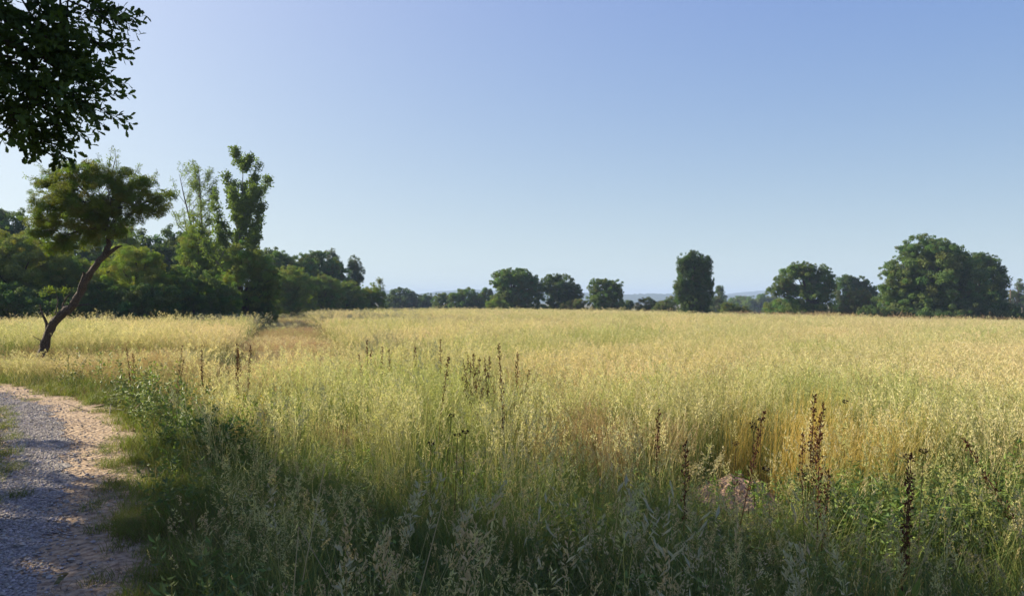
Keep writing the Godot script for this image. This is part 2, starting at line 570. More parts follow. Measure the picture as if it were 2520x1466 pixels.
func sow_grass() -> void:
	var r := seeded(200)
	# [nearest, farthest, clumps per square metre, width scale]
	for band in [[1.75, 9.0, 42.0, 0.9], [9.0, 18.0, 20.0, 1.2], [18.0, 34.0, 9.0, 1.7], [34.0, 60.0, 3.8, 2.6], [60.0, 104.0, 1.6, 4.0]]:
		var d0: float = band[0]
		var d1: float = band[1]
		var w1 := d1 * 0.70 + 3.0
		var n := int((d1 - d0) * 2.0 * w1 * band[2])
		for i in n:
			var d := r.randf_range(d0, d1)
			var x := r.randf_range(-w1, w1)
			if absf(x) > d * 0.70 + 3.0: continue
			if d > field_end(x, d): continue
			var off := off_path(x, d)
			var pt := patch.get_noise_2d(x * 14.0, d * 14.0)
			var fine := patch.get_noise_2d(x * 60.0 + 900.0, d * 60.0)
			if off > -0.98 and off < 0.74:
				var bare := -0.66 + 0.2 * fine
				var edge := (0.42 + 0.2 * smoothstep(7.0, 9.0, d)) + 0.3 * fine
				if off > bare and off < edge:
					if off > 0.05 and r.randf() < 0.16: sow("litter" if r.randf() < 0.6 else "verge0", x, d, r, 0.5, 0.3, tint_of(r, 0.0))
					continue
				for k in 3:
					sow("verge%d" % (k % 2), x + r.randfn(0, 0.14), d + r.randfn(0, 0.14), r, 0.8, r.randf_range(0.35, 0.9), tint_of(r, pt * 0.5))
				if r.randf() < 0.5: sow("litter", x, d, r, 0.6, 0.4, tint_of(r, 0.0))
				continue
			if blob(x, d, 1.92, 6.3, 0.47, 0.82) > 0.37: continue
			var s := r.randf_range(0.8, 1.15)
			var sxz: float = band[3] * s
			var sy: float = s * (0.94 + 0.16 * pt + 0.12 * fine) * (1.22 if r.randf() < 0.05 else 1.0)
			var kind := "straw%d" % (r.randi() % 4)
			var u := r.randf()
			var greenness := pt * 0.75 + 0.02 + 0.12 * smoothstep(26.0, 9.0, d)
			if d < 30.0: greenness += 0.35 * fine
			if d > 3.9 and d < 5.9 and absf(x - 0.295 * d) < 0.34: sy *= r.randf_range(0.4, 0.68)
			# shape of the sward
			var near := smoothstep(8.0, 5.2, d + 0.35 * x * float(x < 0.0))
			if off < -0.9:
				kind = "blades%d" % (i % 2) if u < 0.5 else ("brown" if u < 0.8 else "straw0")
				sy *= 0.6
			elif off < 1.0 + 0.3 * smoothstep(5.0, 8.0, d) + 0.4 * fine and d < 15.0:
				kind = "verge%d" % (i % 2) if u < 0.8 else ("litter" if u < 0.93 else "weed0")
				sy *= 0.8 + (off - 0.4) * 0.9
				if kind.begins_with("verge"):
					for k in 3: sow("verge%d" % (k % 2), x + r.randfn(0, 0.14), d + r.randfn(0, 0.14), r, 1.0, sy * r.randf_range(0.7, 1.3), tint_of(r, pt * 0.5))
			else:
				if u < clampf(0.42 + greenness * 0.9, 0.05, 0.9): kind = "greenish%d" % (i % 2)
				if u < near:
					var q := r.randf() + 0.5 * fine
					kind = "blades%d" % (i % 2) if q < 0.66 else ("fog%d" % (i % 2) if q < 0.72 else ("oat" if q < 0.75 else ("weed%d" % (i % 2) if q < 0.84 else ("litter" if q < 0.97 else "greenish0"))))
					if r.randf() < 0.22: continue
				if x < -0.5 and d < 14.5 and d > 3.0:
					var wl := smoothstep(3.4, 1.4, off - 0.4 + 1.0 * fine) * 0.9
					if u < wl:
						kind = ["weed0", "brown", "pink", "blades0", "greenish1", "greenish0", "blades1", "verge1"][r.randi() % 8]
						sy *= 0.72
						if d < 7.5 and (kind == "brown" or kind == "pink"): kind = "blades%d" % (i % 2)
				var g := blob(x, d, 2.5, 6.8, 0.95, 1.0)
				if r.randf() < g * 0.95 - 0.2 + 0.5 * fine: kind = "golden"
				if r.randf() < blob(x, d, 4.6, 5.6, 0.8, 0.8) * 1.0 - 0.35: kind = "golden"
				if r.randf() < blob(x, d, 0.75, 6.9, 0.9, 0.7) * 1.2 - 0.3: kind = "pink"
				if r.randf() < blob(x, d, 0.3, 9.4, 1.2, 0.9) * 1.2 - 0.3: kind = "pink"
				if r.randf() < blob(x, d, 2.9, 5.2, 1.6, 0.75) * 1.1 - 0.25: kind = "weed%d" % (i % 2)
				if r.randf() < blob(x, d, -13.5, 18.2, 6.5, 2.2) * 1.5 - 0.2:
					kind = "brown" if r.randf() < 0.7 else "pink"
					sy *= 0.75
				if blob(x, d, -12.0, 17.2, 7.0, 2.6) > 0.45: sy *= 0.6
				if r.randf() < blob(x, d, -6.8, 15.0, 2.4, 1.6) * 1.1 - 0.2: kind = "pink"
				var tr := track_offset(x, d)
				if d > 13.0 and absf(tr) < 1.7:
					sy *= 0.62
					if r.randf() < 0.8: kind = "pink"
					if absf(absf(tr) - 1.35) < 0.4 and r.randf() < 0.75:
						kind = "blades1"
						sy *= 0.6
				if d > 64.0 and x > 24.0 and d > field_end(x, d) - 7.0 and r.randf() < 0.55:
					kind = "pink"
					sy *= 1.75
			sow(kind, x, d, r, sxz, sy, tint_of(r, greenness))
	var names := {"straw": ["blond_meadow_grass", "blond seed-headed hay grass covering the sunlit field"], "greenish": ["green_meadow_grass", "greener hay grass mixed through the field"], "golden": ["golden_grass", "fine golden grass leaning in a patch at the right"], "blades": ["long_blade_grass", "long green grass blades in the shaded foreground"], "fog": ["soft_headed_grass", "grey-green soft-headed grass in the shaded foreground"], "oat": ["oat_grass", "pale drooping oat-like grass in the shaded foreground"], "verge": ["verge_grass", "short bright green grass along the footpath edge"], "brown": ["brown_grass", "dry reddish brown grass round the leaning tree"], "pink": ["pinkish_dry_grass", "pinkish dry grass along the track and in patches"], "weed": ["leafy_ground_weeds", "low leafy green weeds among the grass by the path"], "litter": ["dead_grass_litter", "short dead grass litter between the green blades"]}
	var roots := {}
	for kind in sown:
		var stem: String = kind.rstrip("0123456789")
		if not roots.has(stem):
			var o := Node3D.new()
			o.name = names[stem][0]
			add_child(o)
			tag(o, names[stem][1], "grass", "", "stuff")
			roots[stem] = o
		copies("grass_clumps", S[kind], sown[kind][0], sown[kind][1], roots[stem])

func tint_of(r: RandomNumberGenerator, g: float) -> Color:
	var f := r.randf_range(0.82, 1.15)
	var k := clampf(g, -0.6, 0.8)
	return Color(f * (1.0 - 0.20 * k), f * (1.0 - 0.02 * k), f * (1.0 - 0.18 * k))

# ---------------------------------------------------------------- foliage
func make_leaves() -> void:
	var r := seeded(300)
	# clumps of leaves inside a ball of radius one
	for a in [["broad", 11, 0.62, 0.42], ["fine", 14, 0.66, 0.26], ["small", 16, 0.46, 0.26]]:
		var sh := Shape.new()
		for i in a[1]:
			var p := ball(r) * pow(r.randf(), 0.45) * 0.8
			p.y *= 0.35
			var dir := (p.normalized() + flat_dir(r) * 0.8 + Vector3(0, r.randf_range(-0.35, 0.25), 0)).normalized()
			var side := (dir.cross(Vector3.UP) + ball(r) * 0.45).normalized()
			var k := r.randf_range(0.78, 1.22)
			sh.husk(p, dir, side, a[2] * r.randf_range(0.7, 1.25), a[3] * r.randf_range(0.8, 1.3), Color(k * r.randf_range(0.93, 1.07), k, k * r.randf_range(0.85, 1.15)))
		S[a[0]] = sh.mesh(M.leaf)

# leaf clumps filling an ellipsoid in knots, so that the outline is uneven and knots shade one another
func fill(xf: Array, tint: PackedColorArray, r: RandomNumberGenerator, c: Vector3, rad: Vector3, color: Color, knot: float, dense: float, per: int, tall := 0.75) -> Array:
	var mean := sqrt(rad.x * rad.y)
	var n := int(dense * 4.2 * rad.x * rad.y / (knot * knot)) + 3
	var knots := []
	for i in n:
		var dir := ball(r)
		var p := c + dir * rad * pow(r.randf_range(0.12, 1.0), 0.42) * r.randf_range(0.9, 1.06)
		if p.y < gh(p.x, p.z) + 0.1: p.y = gh(p.x, p.z) + r.randf() * knot
		knots.append(p)
		var ks := knot * r.randf_range(0.65, 1.3)
		if i % 4 == 0:
			p = c + dir * rad * r.randf_range(0.98, 1.12)
			if p.y < gh(p.x, p.z) + 0.1: p.y = gh(p.x, p.z) + r.randf() * knot
			ks *= 0.55
		var kc := Color(color.r * r.randf_range(0.8, 1.2), color.g * r.randf_range(0.86, 1.16), color.b * r.randf_range(0.8, 1.2))
		for j in per:
			var o := ball(r)
			var s := ks * r.randf_range(0.32, 0.58)
			var turn := Basis(Quaternion(Vector3.UP, (o + Vector3(0, 0.35, 0) + ball(r) * 0.35).normalized())) * Basis(Vector3.UP, r.randf() * TAU)
			o.y *= tall
			xf.append(Transform3D(turn.scaled(Vector3(s, s, s)), p + o * ks * pow(r.randf(), 0.3)))
			var f := r.randf_range(0.85, 1.15)
			tint.append(Color(kc.r * f, kc.g * f, kc.b * f))
	return knots

func grow(called: String, label: String, category: String, group: String, d: float, leaf: String, color: Color, lobes: Array, trunk_px := 0.0, o := {}) -> void:
	var r := seeded(int(d * 31.0) + int(lobes[0][0]))
	var bx: float = trunk_px if trunk_px != 0.0 else lobes[0][0]
	var base := Vector3(wx(bx, d), 0, -d)
	base.y = gh(base.x, base.z) - 0.05
	var t := thing(called, base, label, category, group)
	var xf := []
	var tint := PackedColorArray()
	var st := SurfaceTool.new()
	st.begin(Mesh.PRIMITIVE_TRIANGLES)
	var top := 0.0
	var s := d / FOC
	var limbs := []
	for l in lobes:
		var c := at(l[0], l[1], d) + Vector3(0, 0, r.randf_range(-0.3, 0.3) * l[2] * s)
		var rad: Vector3 = Vector3(l[2], l[3], l[2] * o.get("deep", 0.85)) * s
		var knot: float = maxf(o.get("knot", 0.2) * sqrt(rad.x * rad.y), 5.5 * s)
		var kn := fill(xf, tint, r, c, rad, color, knot, o.get("dense", 1.0), o.get("per", 22), o.get("tall", 0.75))
		top = maxf(top, c.y)
		limbs.append([c, kn, rad])
	if not o.has("bare"):
		var lo := 1e9
		var hi := -1e9
		var low := -1e9
		for l in lobes:
			lo = minf(lo, l[0] - l[2])
			hi = maxf(hi, l[0] + l[2])
			low = maxf(low, l[1] + l[3])
		var gp := HOR - (base.y + 0.3 - EYE) / s
		var ry := maxf(gp - low, 0.0) * 0.5 + 0.11 * (hi - lo)
		for k in 3:
			var rad := Vector3((hi - lo) * 0.24, ry, (hi - lo) * 0.3) * s
			var c := at(lerpf(lo, hi, 0.24 + 0.26 * k), gp - ry * 0.8, d)
			fill(xf, tint, r, c, rad, color, maxf(0.24 * sqrt(rad.x * rad.y), 5.5 * s), 0.9, 20)
	for i in xf.size():
		xf[i].origin -= base
	var h := maxf(top - base.y, 0.6)
	var rt: float = o.get("girth", 0.035) * h
	var main := []
	var rads := []
	var lean := wx(lobes[0][0], d) - base.x
	for i in 6:
		var f := i / 5.0
		main.append(Vector3(lean * f * f * 0.8 + 0.02 * h * sin(i * 2.1), h * f, 0.02 * h * cos(i * 1.7)))
		rads.append(rt * (1.25 - f) + 0.012)
	limb(st, main, rads, 7)
	for l in limbs:
		for q in mini(7, l[1].size()):
			var kp: Vector3 = l[1][r.randi() % l[1].size()] - base
			var f := clampf(kp.y / h * 0.55, 0.1, 0.85)
			var a: Vector3 = main[int(f * 5.0)]
			var m := a.lerp(kp, 0.5) + Vector3(0, 0.06 * h, 0)
			limb(st, [a, m, kp], [rt * 0.4, rt * 0.24, 0.01], 5)
	var bark := part("trunk", st.commit(), t, M.get(o.get("bark", "bark")))
	copies("crown", S[leaf], xf, tint, t)

func make_trees() -> void:
	var dark := Color(0.112, 0.168, 0.058)
	var mid := Color(0.155, 0.222, 0.070)
	var light := Color(0.225, 0.285, 0.070)
	var lime := Color(0.265, 0.315, 0.065)
	var olive := Color(0.185, 0.205, 0.075)
	var grey := Color(0.14, 0.18, 0.092)
	var g1 := "trees and shrubs of the left hedge"
	var g2 := "hedge shrubs running into the distance"
	var g3 := "trees along the far side of the field"
	# left hedge, far layer first
	grow("oak_tree", "dark tree top rising at the left frame edge behind willow scrub", "tree", g1, 62, "broad", dark, [[20, 600, 70, 80], [60, 640, 60, 70], [-60, 600, 80, 90]], 20)
	grow("oak_tree", "dark rounded tree behind the leaning trunk, deep in shade", "tree", g1, 66, "broad", dark, [[240, 640, 70, 70], [330, 640, 90, 75], [400, 660, 60, 60], [170, 660, 60, 70]], 280)
	grow("oak_tree", "dark wood edge tree seen between round bush and birch", "tree", g1, 64, "broad", dark, [[430, 620, 50, 60], [500, 640, 70, 70], [470, 690, 80, 60]], 470)
	grow("willow_shrub", "pale olive willow scrub filling the left frame edge", "shrub", g1, 39, "fine", Color(0.235, 0.270, 0.075), [[60, 670, 95, 95], [0, 650, 80, 90], [20, 740, 130, 60], [-70, 680, 80, 100]], 40, {"knot": 0.16})
	grow("willow_shrub", "yellow-green shrub just left of the leaning trunk", "shrub", g1, 41, "fine", light, [[150, 655, 60, 55], [190, 690, 50, 60], [130, 730, 60, 60]], 150, {"knot": 0.18})
	grow("willow_tree", "thin light green tree behind the leaning tree's right side", "tree", g1, 52, "fine", light, [[312, 590, 26, 60], [325, 640, 35, 50], [300, 650, 30, 45]], 312, {"dense": 0.7})
	grow("round_shrub", "round bright yellow-green bush right of the leaning trunk", "shrub", g1, 40, "fine", lime, [[335, 690, 88, 78], [290, 725, 55, 55], [385, 725, 60, 60], [340, 640, 50, 34]], 335, {"knot": 0.15})
	grow("bramble_thicket", "low dark thicket at the foot of the round bush", "shrub", g1, 37.5, "broad", dark, [[240, 735, 60, 48], [310, 742, 60, 38], [380, 738, 60, 44]], 310)
	grow("bramble_thicket", "low dark thicket at the left frame edge below the willow scrub", "shrub", g1, 36.5, "broad", dark, [[30, 742, 80, 42], [120, 745, 60, 38], [-60, 740, 60, 50], [190, 745, 45, 34]], 60)
	grow("willow_tree", "olive green bushy tree below the sparse birches", "tree", g1, 47, "fine", light, [[480, 620, 46, 70], [500, 690, 70, 70], [455, 690, 50, 60], [520, 740, 70, 40]], 480, {"dense": 0.9})
	grow("hawthorn_shrub", "dark shrub between the round bush and the poplar", "shrub", g1, 41, "broad", mid, [[450, 715, 50, 60], [500, 725, 55, 55], [545, 735, 40, 45]], 480)
	sparse_tree("birch_tree", "sparse pale birch with thin leaning stems, left of the poplars", g1, 50, 500, 745, [[478, 600], [455, 500], [440, 430]], 120, light, 0.32)
	sparse_tree("poplar_tree", "thin sparse poplar standing between the birch and the bushy poplar", g1, 49, 500, 745, [[497, 600], [492, 500], [487, 408]], 95, light, 0.6)
	sparse_tree("poplar_tree", "tall bushy poplar at the right end of the left hedge", g1, 45, 575, 755, [[585, 650], [592, 540], [597, 408]], 135, mid.lerp(light, 0.4), 2.0)
	grow("poplar_scrub", "leafy green growth round the foot of the tall poplar", "shrub", g1, 44, "fine", light, [[590, 700, 60, 62], [640, 705, 42, 55], [555, 725, 36, 45], [625, 655, 48, 46], [590, 640, 40, 46]], 590, {"dense": 0.8, "bare": true})
	grow("sapling", "light green sapling in front of the tall poplar's foot", "shrub", g1, 42.5, "fine", lime, [[562, 715, 20, 50], [575, 740, 18, 26]], 565)
	grow("hawthorn_shrub", "low shrub with bright leaves at the hedge corner by the track", "shrub", g1, 44.5, "broad", Color(0.16, 0.21, 0.055), [[650, 715, 32, 45], [625, 735, 45, 30], [668, 690, 20, 32]], 645)
	# hedge running away from the corner
	grow("ash_tree", "dark tree directly right of the tall poplar", "tree", g2, 82, "broad", mid, [[690, 665, 50, 48], [650, 660, 50, 45], [730, 670, 45, 44]], 690)
	grow("ash_tree", "broad dome-topped tree behind the receding hedge", "tree", g2, 88, "broad", mid, [[785, 668, 50, 48], [830, 690, 35, 36], [750, 680, 45, 45], [775, 640, 28, 24]], 785)
	grow("poplar_tree", "small upright poplar half hidden behind the dome-topped tree", "tree", g2, 96, "broad", grey, [[815, 635, 11, 22], [826, 655, 13, 26], [822, 690, 18, 30]], 822, {"knot": 0.26, "tall": 1.5})
	grow("poplar_tree", "slim oval poplar standing free above the hedge end", "tree", g2, 96, "broad", grey, [[872, 657, 15, 26], [882, 675, 18, 26], [868, 690, 16, 22]], 876, {"knot": 0.24, "tall": 1.4, "dense": 0.8})
	grow("hedge_shrub", "tallest shrub of the receding hedge, bright on top", "shrub", g2, 70, "fine", light, [[715, 695, 42, 44], [690, 720, 34, 38], [740, 715, 40, 42]], 715)
	grow("hedge_shrub", "second shrub of the receding hedge from the poplar", "shrub", g2, 74, "fine", light.lerp(mid, 0.4), [[790, 710, 40, 36], [765, 720, 35, 36], [815, 725, 35, 30]], 790)
	grow("hedge_shrub", "third shrub of the receding hedge, below the dome-topped tree", "shrub", g2, 78, "fine", light.lerp(mid, 0.3), [[850, 720, 38, 28], [830, 730, 35, 26], [875, 732, 35, 24]], 850)
	grow("hedge_shrub", "last rounded shrub at the right end of the receding hedge", "shrub", g2, 82, "fine", light, [[908, 725, 36, 27], [885, 735, 32, 22], [930, 733, 22, 20]], 908)
	sparse_tree("dead_sapling", "bare twiggy sapling poking above the end of the receding hedge", g2, 84, 930, 745, [[934, 725], [936, 700], [932, 690]], 22, olive, 0.15)
	# far side of the field
	grow("oak_tree", "hazy round tree just right of the receding hedge", "tree", g3, 150, "broad", dark, [[990, 733, 34, 24], [965, 742, 20, 16], [1012, 738, 20, 20]], 990)
	grow("oak_tree", "low hazy tree between two rounder ones, left of centre", "tree", g3, 155, "broad", dark, [[1050, 740, 28, 18], [1035, 744, 20, 14]], 1050)
	grow("oak_tree", "small dark tree left of the light green hedge oak", "tree", g3, 125, "broad", mid, [[1085, 742, 24, 19], [1100, 735, 18, 14]], 1088)
	grow("oak_tree", "spreading hedge oak, second group left of the tall centre oak", "tree", g3, 120, "broad", mid, [[1145, 735, 32, 27], [1175, 742, 22, 20], [1122, 740, 20, 20]], 1150)
	grow("oak_tree", "small tree touching the left side of the tall centre oak", "tree", g3, 118, "broad", mid, [[1198, 728, 16, 20], [1210, 745, 20, 16]], 1200)
	grow("oak_tree", "tall spreading oak, largest tree near the centre of the view", "tree", g3, 98, "broad", mid, [[1262, 700, 44, 40], [1232, 690, 25, 25], [1295, 700, 30, 34], [1270, 675, 28, 16], [1255, 735, 48, 28], [1318, 715, 24, 36]], 1265)
	grow("hawthorn_shrub", "light green shrub at the foot of the tall centre oak", "shrub", g3, 94, "fine", light, [[1215, 745, 18, 14], [1235, 750, 18, 10]], 1222)
	grow("oak_tree", "round oak standing right beside the tall centre oak", "tree", g3, 99, "broad", dark, [[1380, 710, 42, 33], [1360, 700, 26, 24], [1410, 722, 24, 26], [1380, 740, 36, 22]], 1385)
	grow("hawthorn_shrub", "pale olive shrub in the gap between two round oaks", "shrub", g3, 93, "fine", olive, [[1420, 748, 22, 12], [1400, 752, 20, 9], [1432, 742, 12, 10]], 1416)
	grow("oak_tree", "neat round oak alone right of centre, lit on its left", "tree", g3, 94, "broad", mid, [[1490, 725, 42, 36], [1475, 705, 26, 20], [1512, 715, 24, 28], [1490, 748, 46, 20]], 1492)
	grow("hawthorn_shrub", "small dark shrub right of the neat round oak", "shrub", g3, 105, "broad", dark, [[1545, 752, 14, 15], [1535, 758, 16, 9]], 1545)
	grow("hawthorn_shrub", "brownish olive dome shrub left of the columnar tree", "shrub", g3, 92, "fine", olive, [[1590, 750, 26, 17], [1610, 754, 20, 14]], 1595)
	grow("hawthorn_shrub", "grey green shrub touching the columnar tree's left foot", "shrub", g3, 90, "fine", grey.lerp(light, 0.3), [[1640, 752, 26, 16], [1655, 742, 16, 14], [1630, 760, 24, 8]], 1640)
	grow("columnar_tree", "tall columnar tree standing alone against the sky", "tree", g3, 80, "broad", dark, [[1708, 690, 42, 60], [1688, 648, 20, 26], [1712, 642, 22, 26], [1732, 655, 20, 30], [1730, 705, 26, 52], [1684, 715, 24, 46], [1710, 745, 42, 30]], 1712, {"knot": 0.15, "dense": 1.0, "tall": 1.3})
	grow("conifer_tree", "small grey pointed tree right of the columnar tree", "tree", g3, 125, "fine", grey, [[1770, 735, 17, 24], [1771, 712, 8, 14], [1765, 752, 22, 12]], 1770)
	grow("hawthorn_shrub", "low spreading shrub right of the columnar tree's foot", "shrub", g3, 84, "fine", olive.lerp(mid, 0.4), [[1800, 760, 30, 14], [1825, 764, 25, 10], [1790, 752, 14, 10]], 1805)
	grow("far_hedge_tree", "hazy distant hedge tree under the ridge, nearest the columnar tree", "tree", g3, 240, "broad", mid, [[1830, 741, 34, 12], [1800, 744, 26, 10]], 1820)
	grow("far_hedge_tree", "hazy distant hedge tree under the ridge, nearest the open oak", "tree", g3, 230, "broad", mid, [[1875, 738, 26, 16], [1850, 745, 22, 9], [1900, 742, 22, 14]], 1872)
	grow("oak_tree", "open-crowned oak with a ragged left side, right of the gap", "tree", g3, 84, "broad", mid, [[1975, 690, 48, 42], [2015, 690, 36, 40], [1930, 700, 26, 26], [1910, 715, 22, 14], [1990, 740, 55, 34], [1975, 662, 32, 18], [2035, 700, 24, 34]], 1995, {"dense": 0.9})
	grow("hawthorn_shrub", "light green shrub below the open-crowned oak's left side", "shrub", g3, 92, "fine", light, [[1920, 752, 30, 16], [1950, 755, 26, 15], [1895, 756, 16, 10]], 1925)
	grow("ash_tree", "dark tree group filling the dip between open oak and big oak", "tree", g3, 105, "broad", dark, [[2080, 715, 34, 36], [2115, 712, 30, 30], [2140, 725, 25, 25], [2090, 690, 18, 12]], 2095)
	grow("hawthorn_shrub", "brown-green shrub in front of the dip beside the big oak", "shrub", g3, 82, "fine", olive, [[2115, 740, 36, 28], [2090, 755, 28, 18], [2140, 755, 28, 18]], 2115)
	grow("oak_tree", "biggest oak of the view, broad and dense at the right", "tree", g3, 76, "broad", mid, [[2285, 680, 100, 80], [2270, 620, 62, 42], [2320, 630, 60, 40], [2220, 690, 55, 60], [2240, 740, 80, 45], [2320, 740, 90, 45], [2370, 700, 60, 70]], 2290, {"knot": 0.15})
	grow("oak_tree", "second big oak adjoining the right side of the biggest oak", "tree", g3, 80, "broad", dark, [[2405, 700, 62, 68], [2420, 650, 40, 28], [2445, 710, 38, 50], [2400, 755, 70, 35]], 2415)
	grow("bramble_thicket", "low dark bramble at the foot of the biggest oak's left side", "shrub", g3, 74, "broad", dark, [[2170, 770, 38, 14], [2140, 766, 30, 14], [2210, 775, 40, 14]], 2170)
	grow("bramble_thicket", "low dark bramble below the second big oak", "shrub", g3, 73, "broad", dark, [[2430, 778, 50, 14], [2360, 780, 50, 12], [2290, 780, 50, 12], [2480, 780, 30, 10]], 2400)
	grow("hawthorn_shrub", "bright yellow-green bush right of the second big oak", "shrub", g3, 79, "fine", light, [[2450, 755, 24, 16], [2470, 768, 22, 12]], 2455)
	grow("conifer_tree", "grey conifer at the right frame edge beyond the posts", "tree", g3, 120, "fine", grey, [[2505, 735, 22, 24], [2512, 705, 9, 18], [2530, 740, 24, 26]], 2510)
	grow("hawthorn_shrub", "small dark bush at the right frame edge below the posts", "shrub", g3, 78, "broad", mid, [[2510, 783, 22, 8], [2540, 780, 26, 12]], 2512)

# slender tree with visible stems and thin leaf sprays
func sparse_tree(called: String, label: String, group: String, d: float, bpx: float, bpy: float, line: Array, spread: float, color: Color, dense: float) -> void:
	var r := seeded(int(bpx) + int(line[2][0]))
	var base := Vector3(wx(bpx, d), 0, -d)
	base.y = gh(base.x, base.z) - 0.05
	var t := thing(called, base, label, "tree", group)
	var pts := [Vector3.ZERO]
	for l in line: pts.append(at(l[0], l[1], d) - base)
	var cv := Curve3D.new()
	for i in pts.size():
		var tan: Vector3 = (pts[mini(i + 1, pts.size() - 1)] - pts[maxi(i - 1, 0)]) * 0.16
		cv.add_point(pts[i], -tan, tan)
	var L := cv.get_baked_length()
	var st := SurfaceTool.new()
	st.begin(Mesh.PRIMITIVE_TRIANGLES)
	var ps := []
	var rs := []
	for i in 9:
		ps.append(cv.sample_baked(L * i / 8.0))
		rs.append(0.013 * L * (1.05 - i / 8.0) + 0.008)
	limb(st, ps, rs, 6)
	var xf := []
	var tint := PackedColorArray()
	var sp := spread / FOC * d
	var nb := 26 if L > 3.0 else 7
	for i in nb:
		var f := r.randf_range(0.28, 0.97)
		var a := cv.sample_baked(L * f)
		var az := r.randf() * TAU
		var len := sp * (1.15 - 0.85 * f) * r.randf_range(0.6, 1.25)
		var b := a + Vector3(cos(az) * len * 0.62, len * r.randf_range(0.8, 1.35), sin(az) * len * 0.62)
		var m := a.lerp(b, 0.5) + Vector3(cos(az), 0, sin(az)) * len * 0.14
		limb(st, [a, m, b], [0.006 * L * (1.1 - f), 0.004 * L * (1.1 - f) + 0.004, 0.004], 4)
		var n := int(16.0 * dense * r.randf_range(0.5, 1.4) * (len / sp + 0.4))
		for j in n:
			var g := pow(r.randf(), 0.6)
			var p := (a.lerp(m, g * 2.0) if g < 0.5 else m.lerp(b, g * 2.0 - 1.0))
			var s := r.randf_range(0.12, 0.24)
			for q in 3:
				xf.append(Transform3D(spun(r, s), p + ball(r) * 0.32 * r.randf()))
				var k := r.randf_range(0.8, 1.2)
				tint.append(Color(color.r * k, color.g * k, color.b * k))
			if j % 3 == 0:
				var e := p + (ball(r) + Vector3(0, 0.5, 0)) * 0.4
				limb(st, [p, e], [0.007, 0.003], 3)
	part("trunk", st.commit(), t, M.pale_bark)
	if xf.size(): copies("crown", S.fine if dense < 1.5 else S.broad, xf, tint, t)

# ---------------------------------------------------------------- the near oak whose branch hangs into the picture
func oak_leaf(sh: Shape, base: Vector3, dir: Vector3, side: Vector3, s: float, k: Color) -> void:
	var up := dir.cross(side).normalized()
	var prof := [[0.0, 0.04], [0.16, 0.15], [0.28, 0.12], [0.42, 0.25], [0.54, 0.18], [0.68, 0.30], [0.80, 0.20], [0.92, 0.16], [1.0, 0.0]]
	for i in prof.size() - 1:
		var t0: float = prof[i][0]
		var t1: float = prof[i + 1][0]
		var c0 := base + (dir * t0 - up * 0.12 * t0 * t0) * s
		var c1 := base + (dir * t1 - up * 0.12 * t1 * t1) * s
		for g in [-1.0, 1.0]:
			var e0: Vector3 = c0 + (side * g * prof[i][1] + up * 0.25 * prof[i][1]) * s
			var e1: Vector3 = c1 + (side * g * prof[i + 1][1] + up * 0.25 * prof[i + 1][1]) * s
			sh.quad(c0, e0, e1, c1, k)

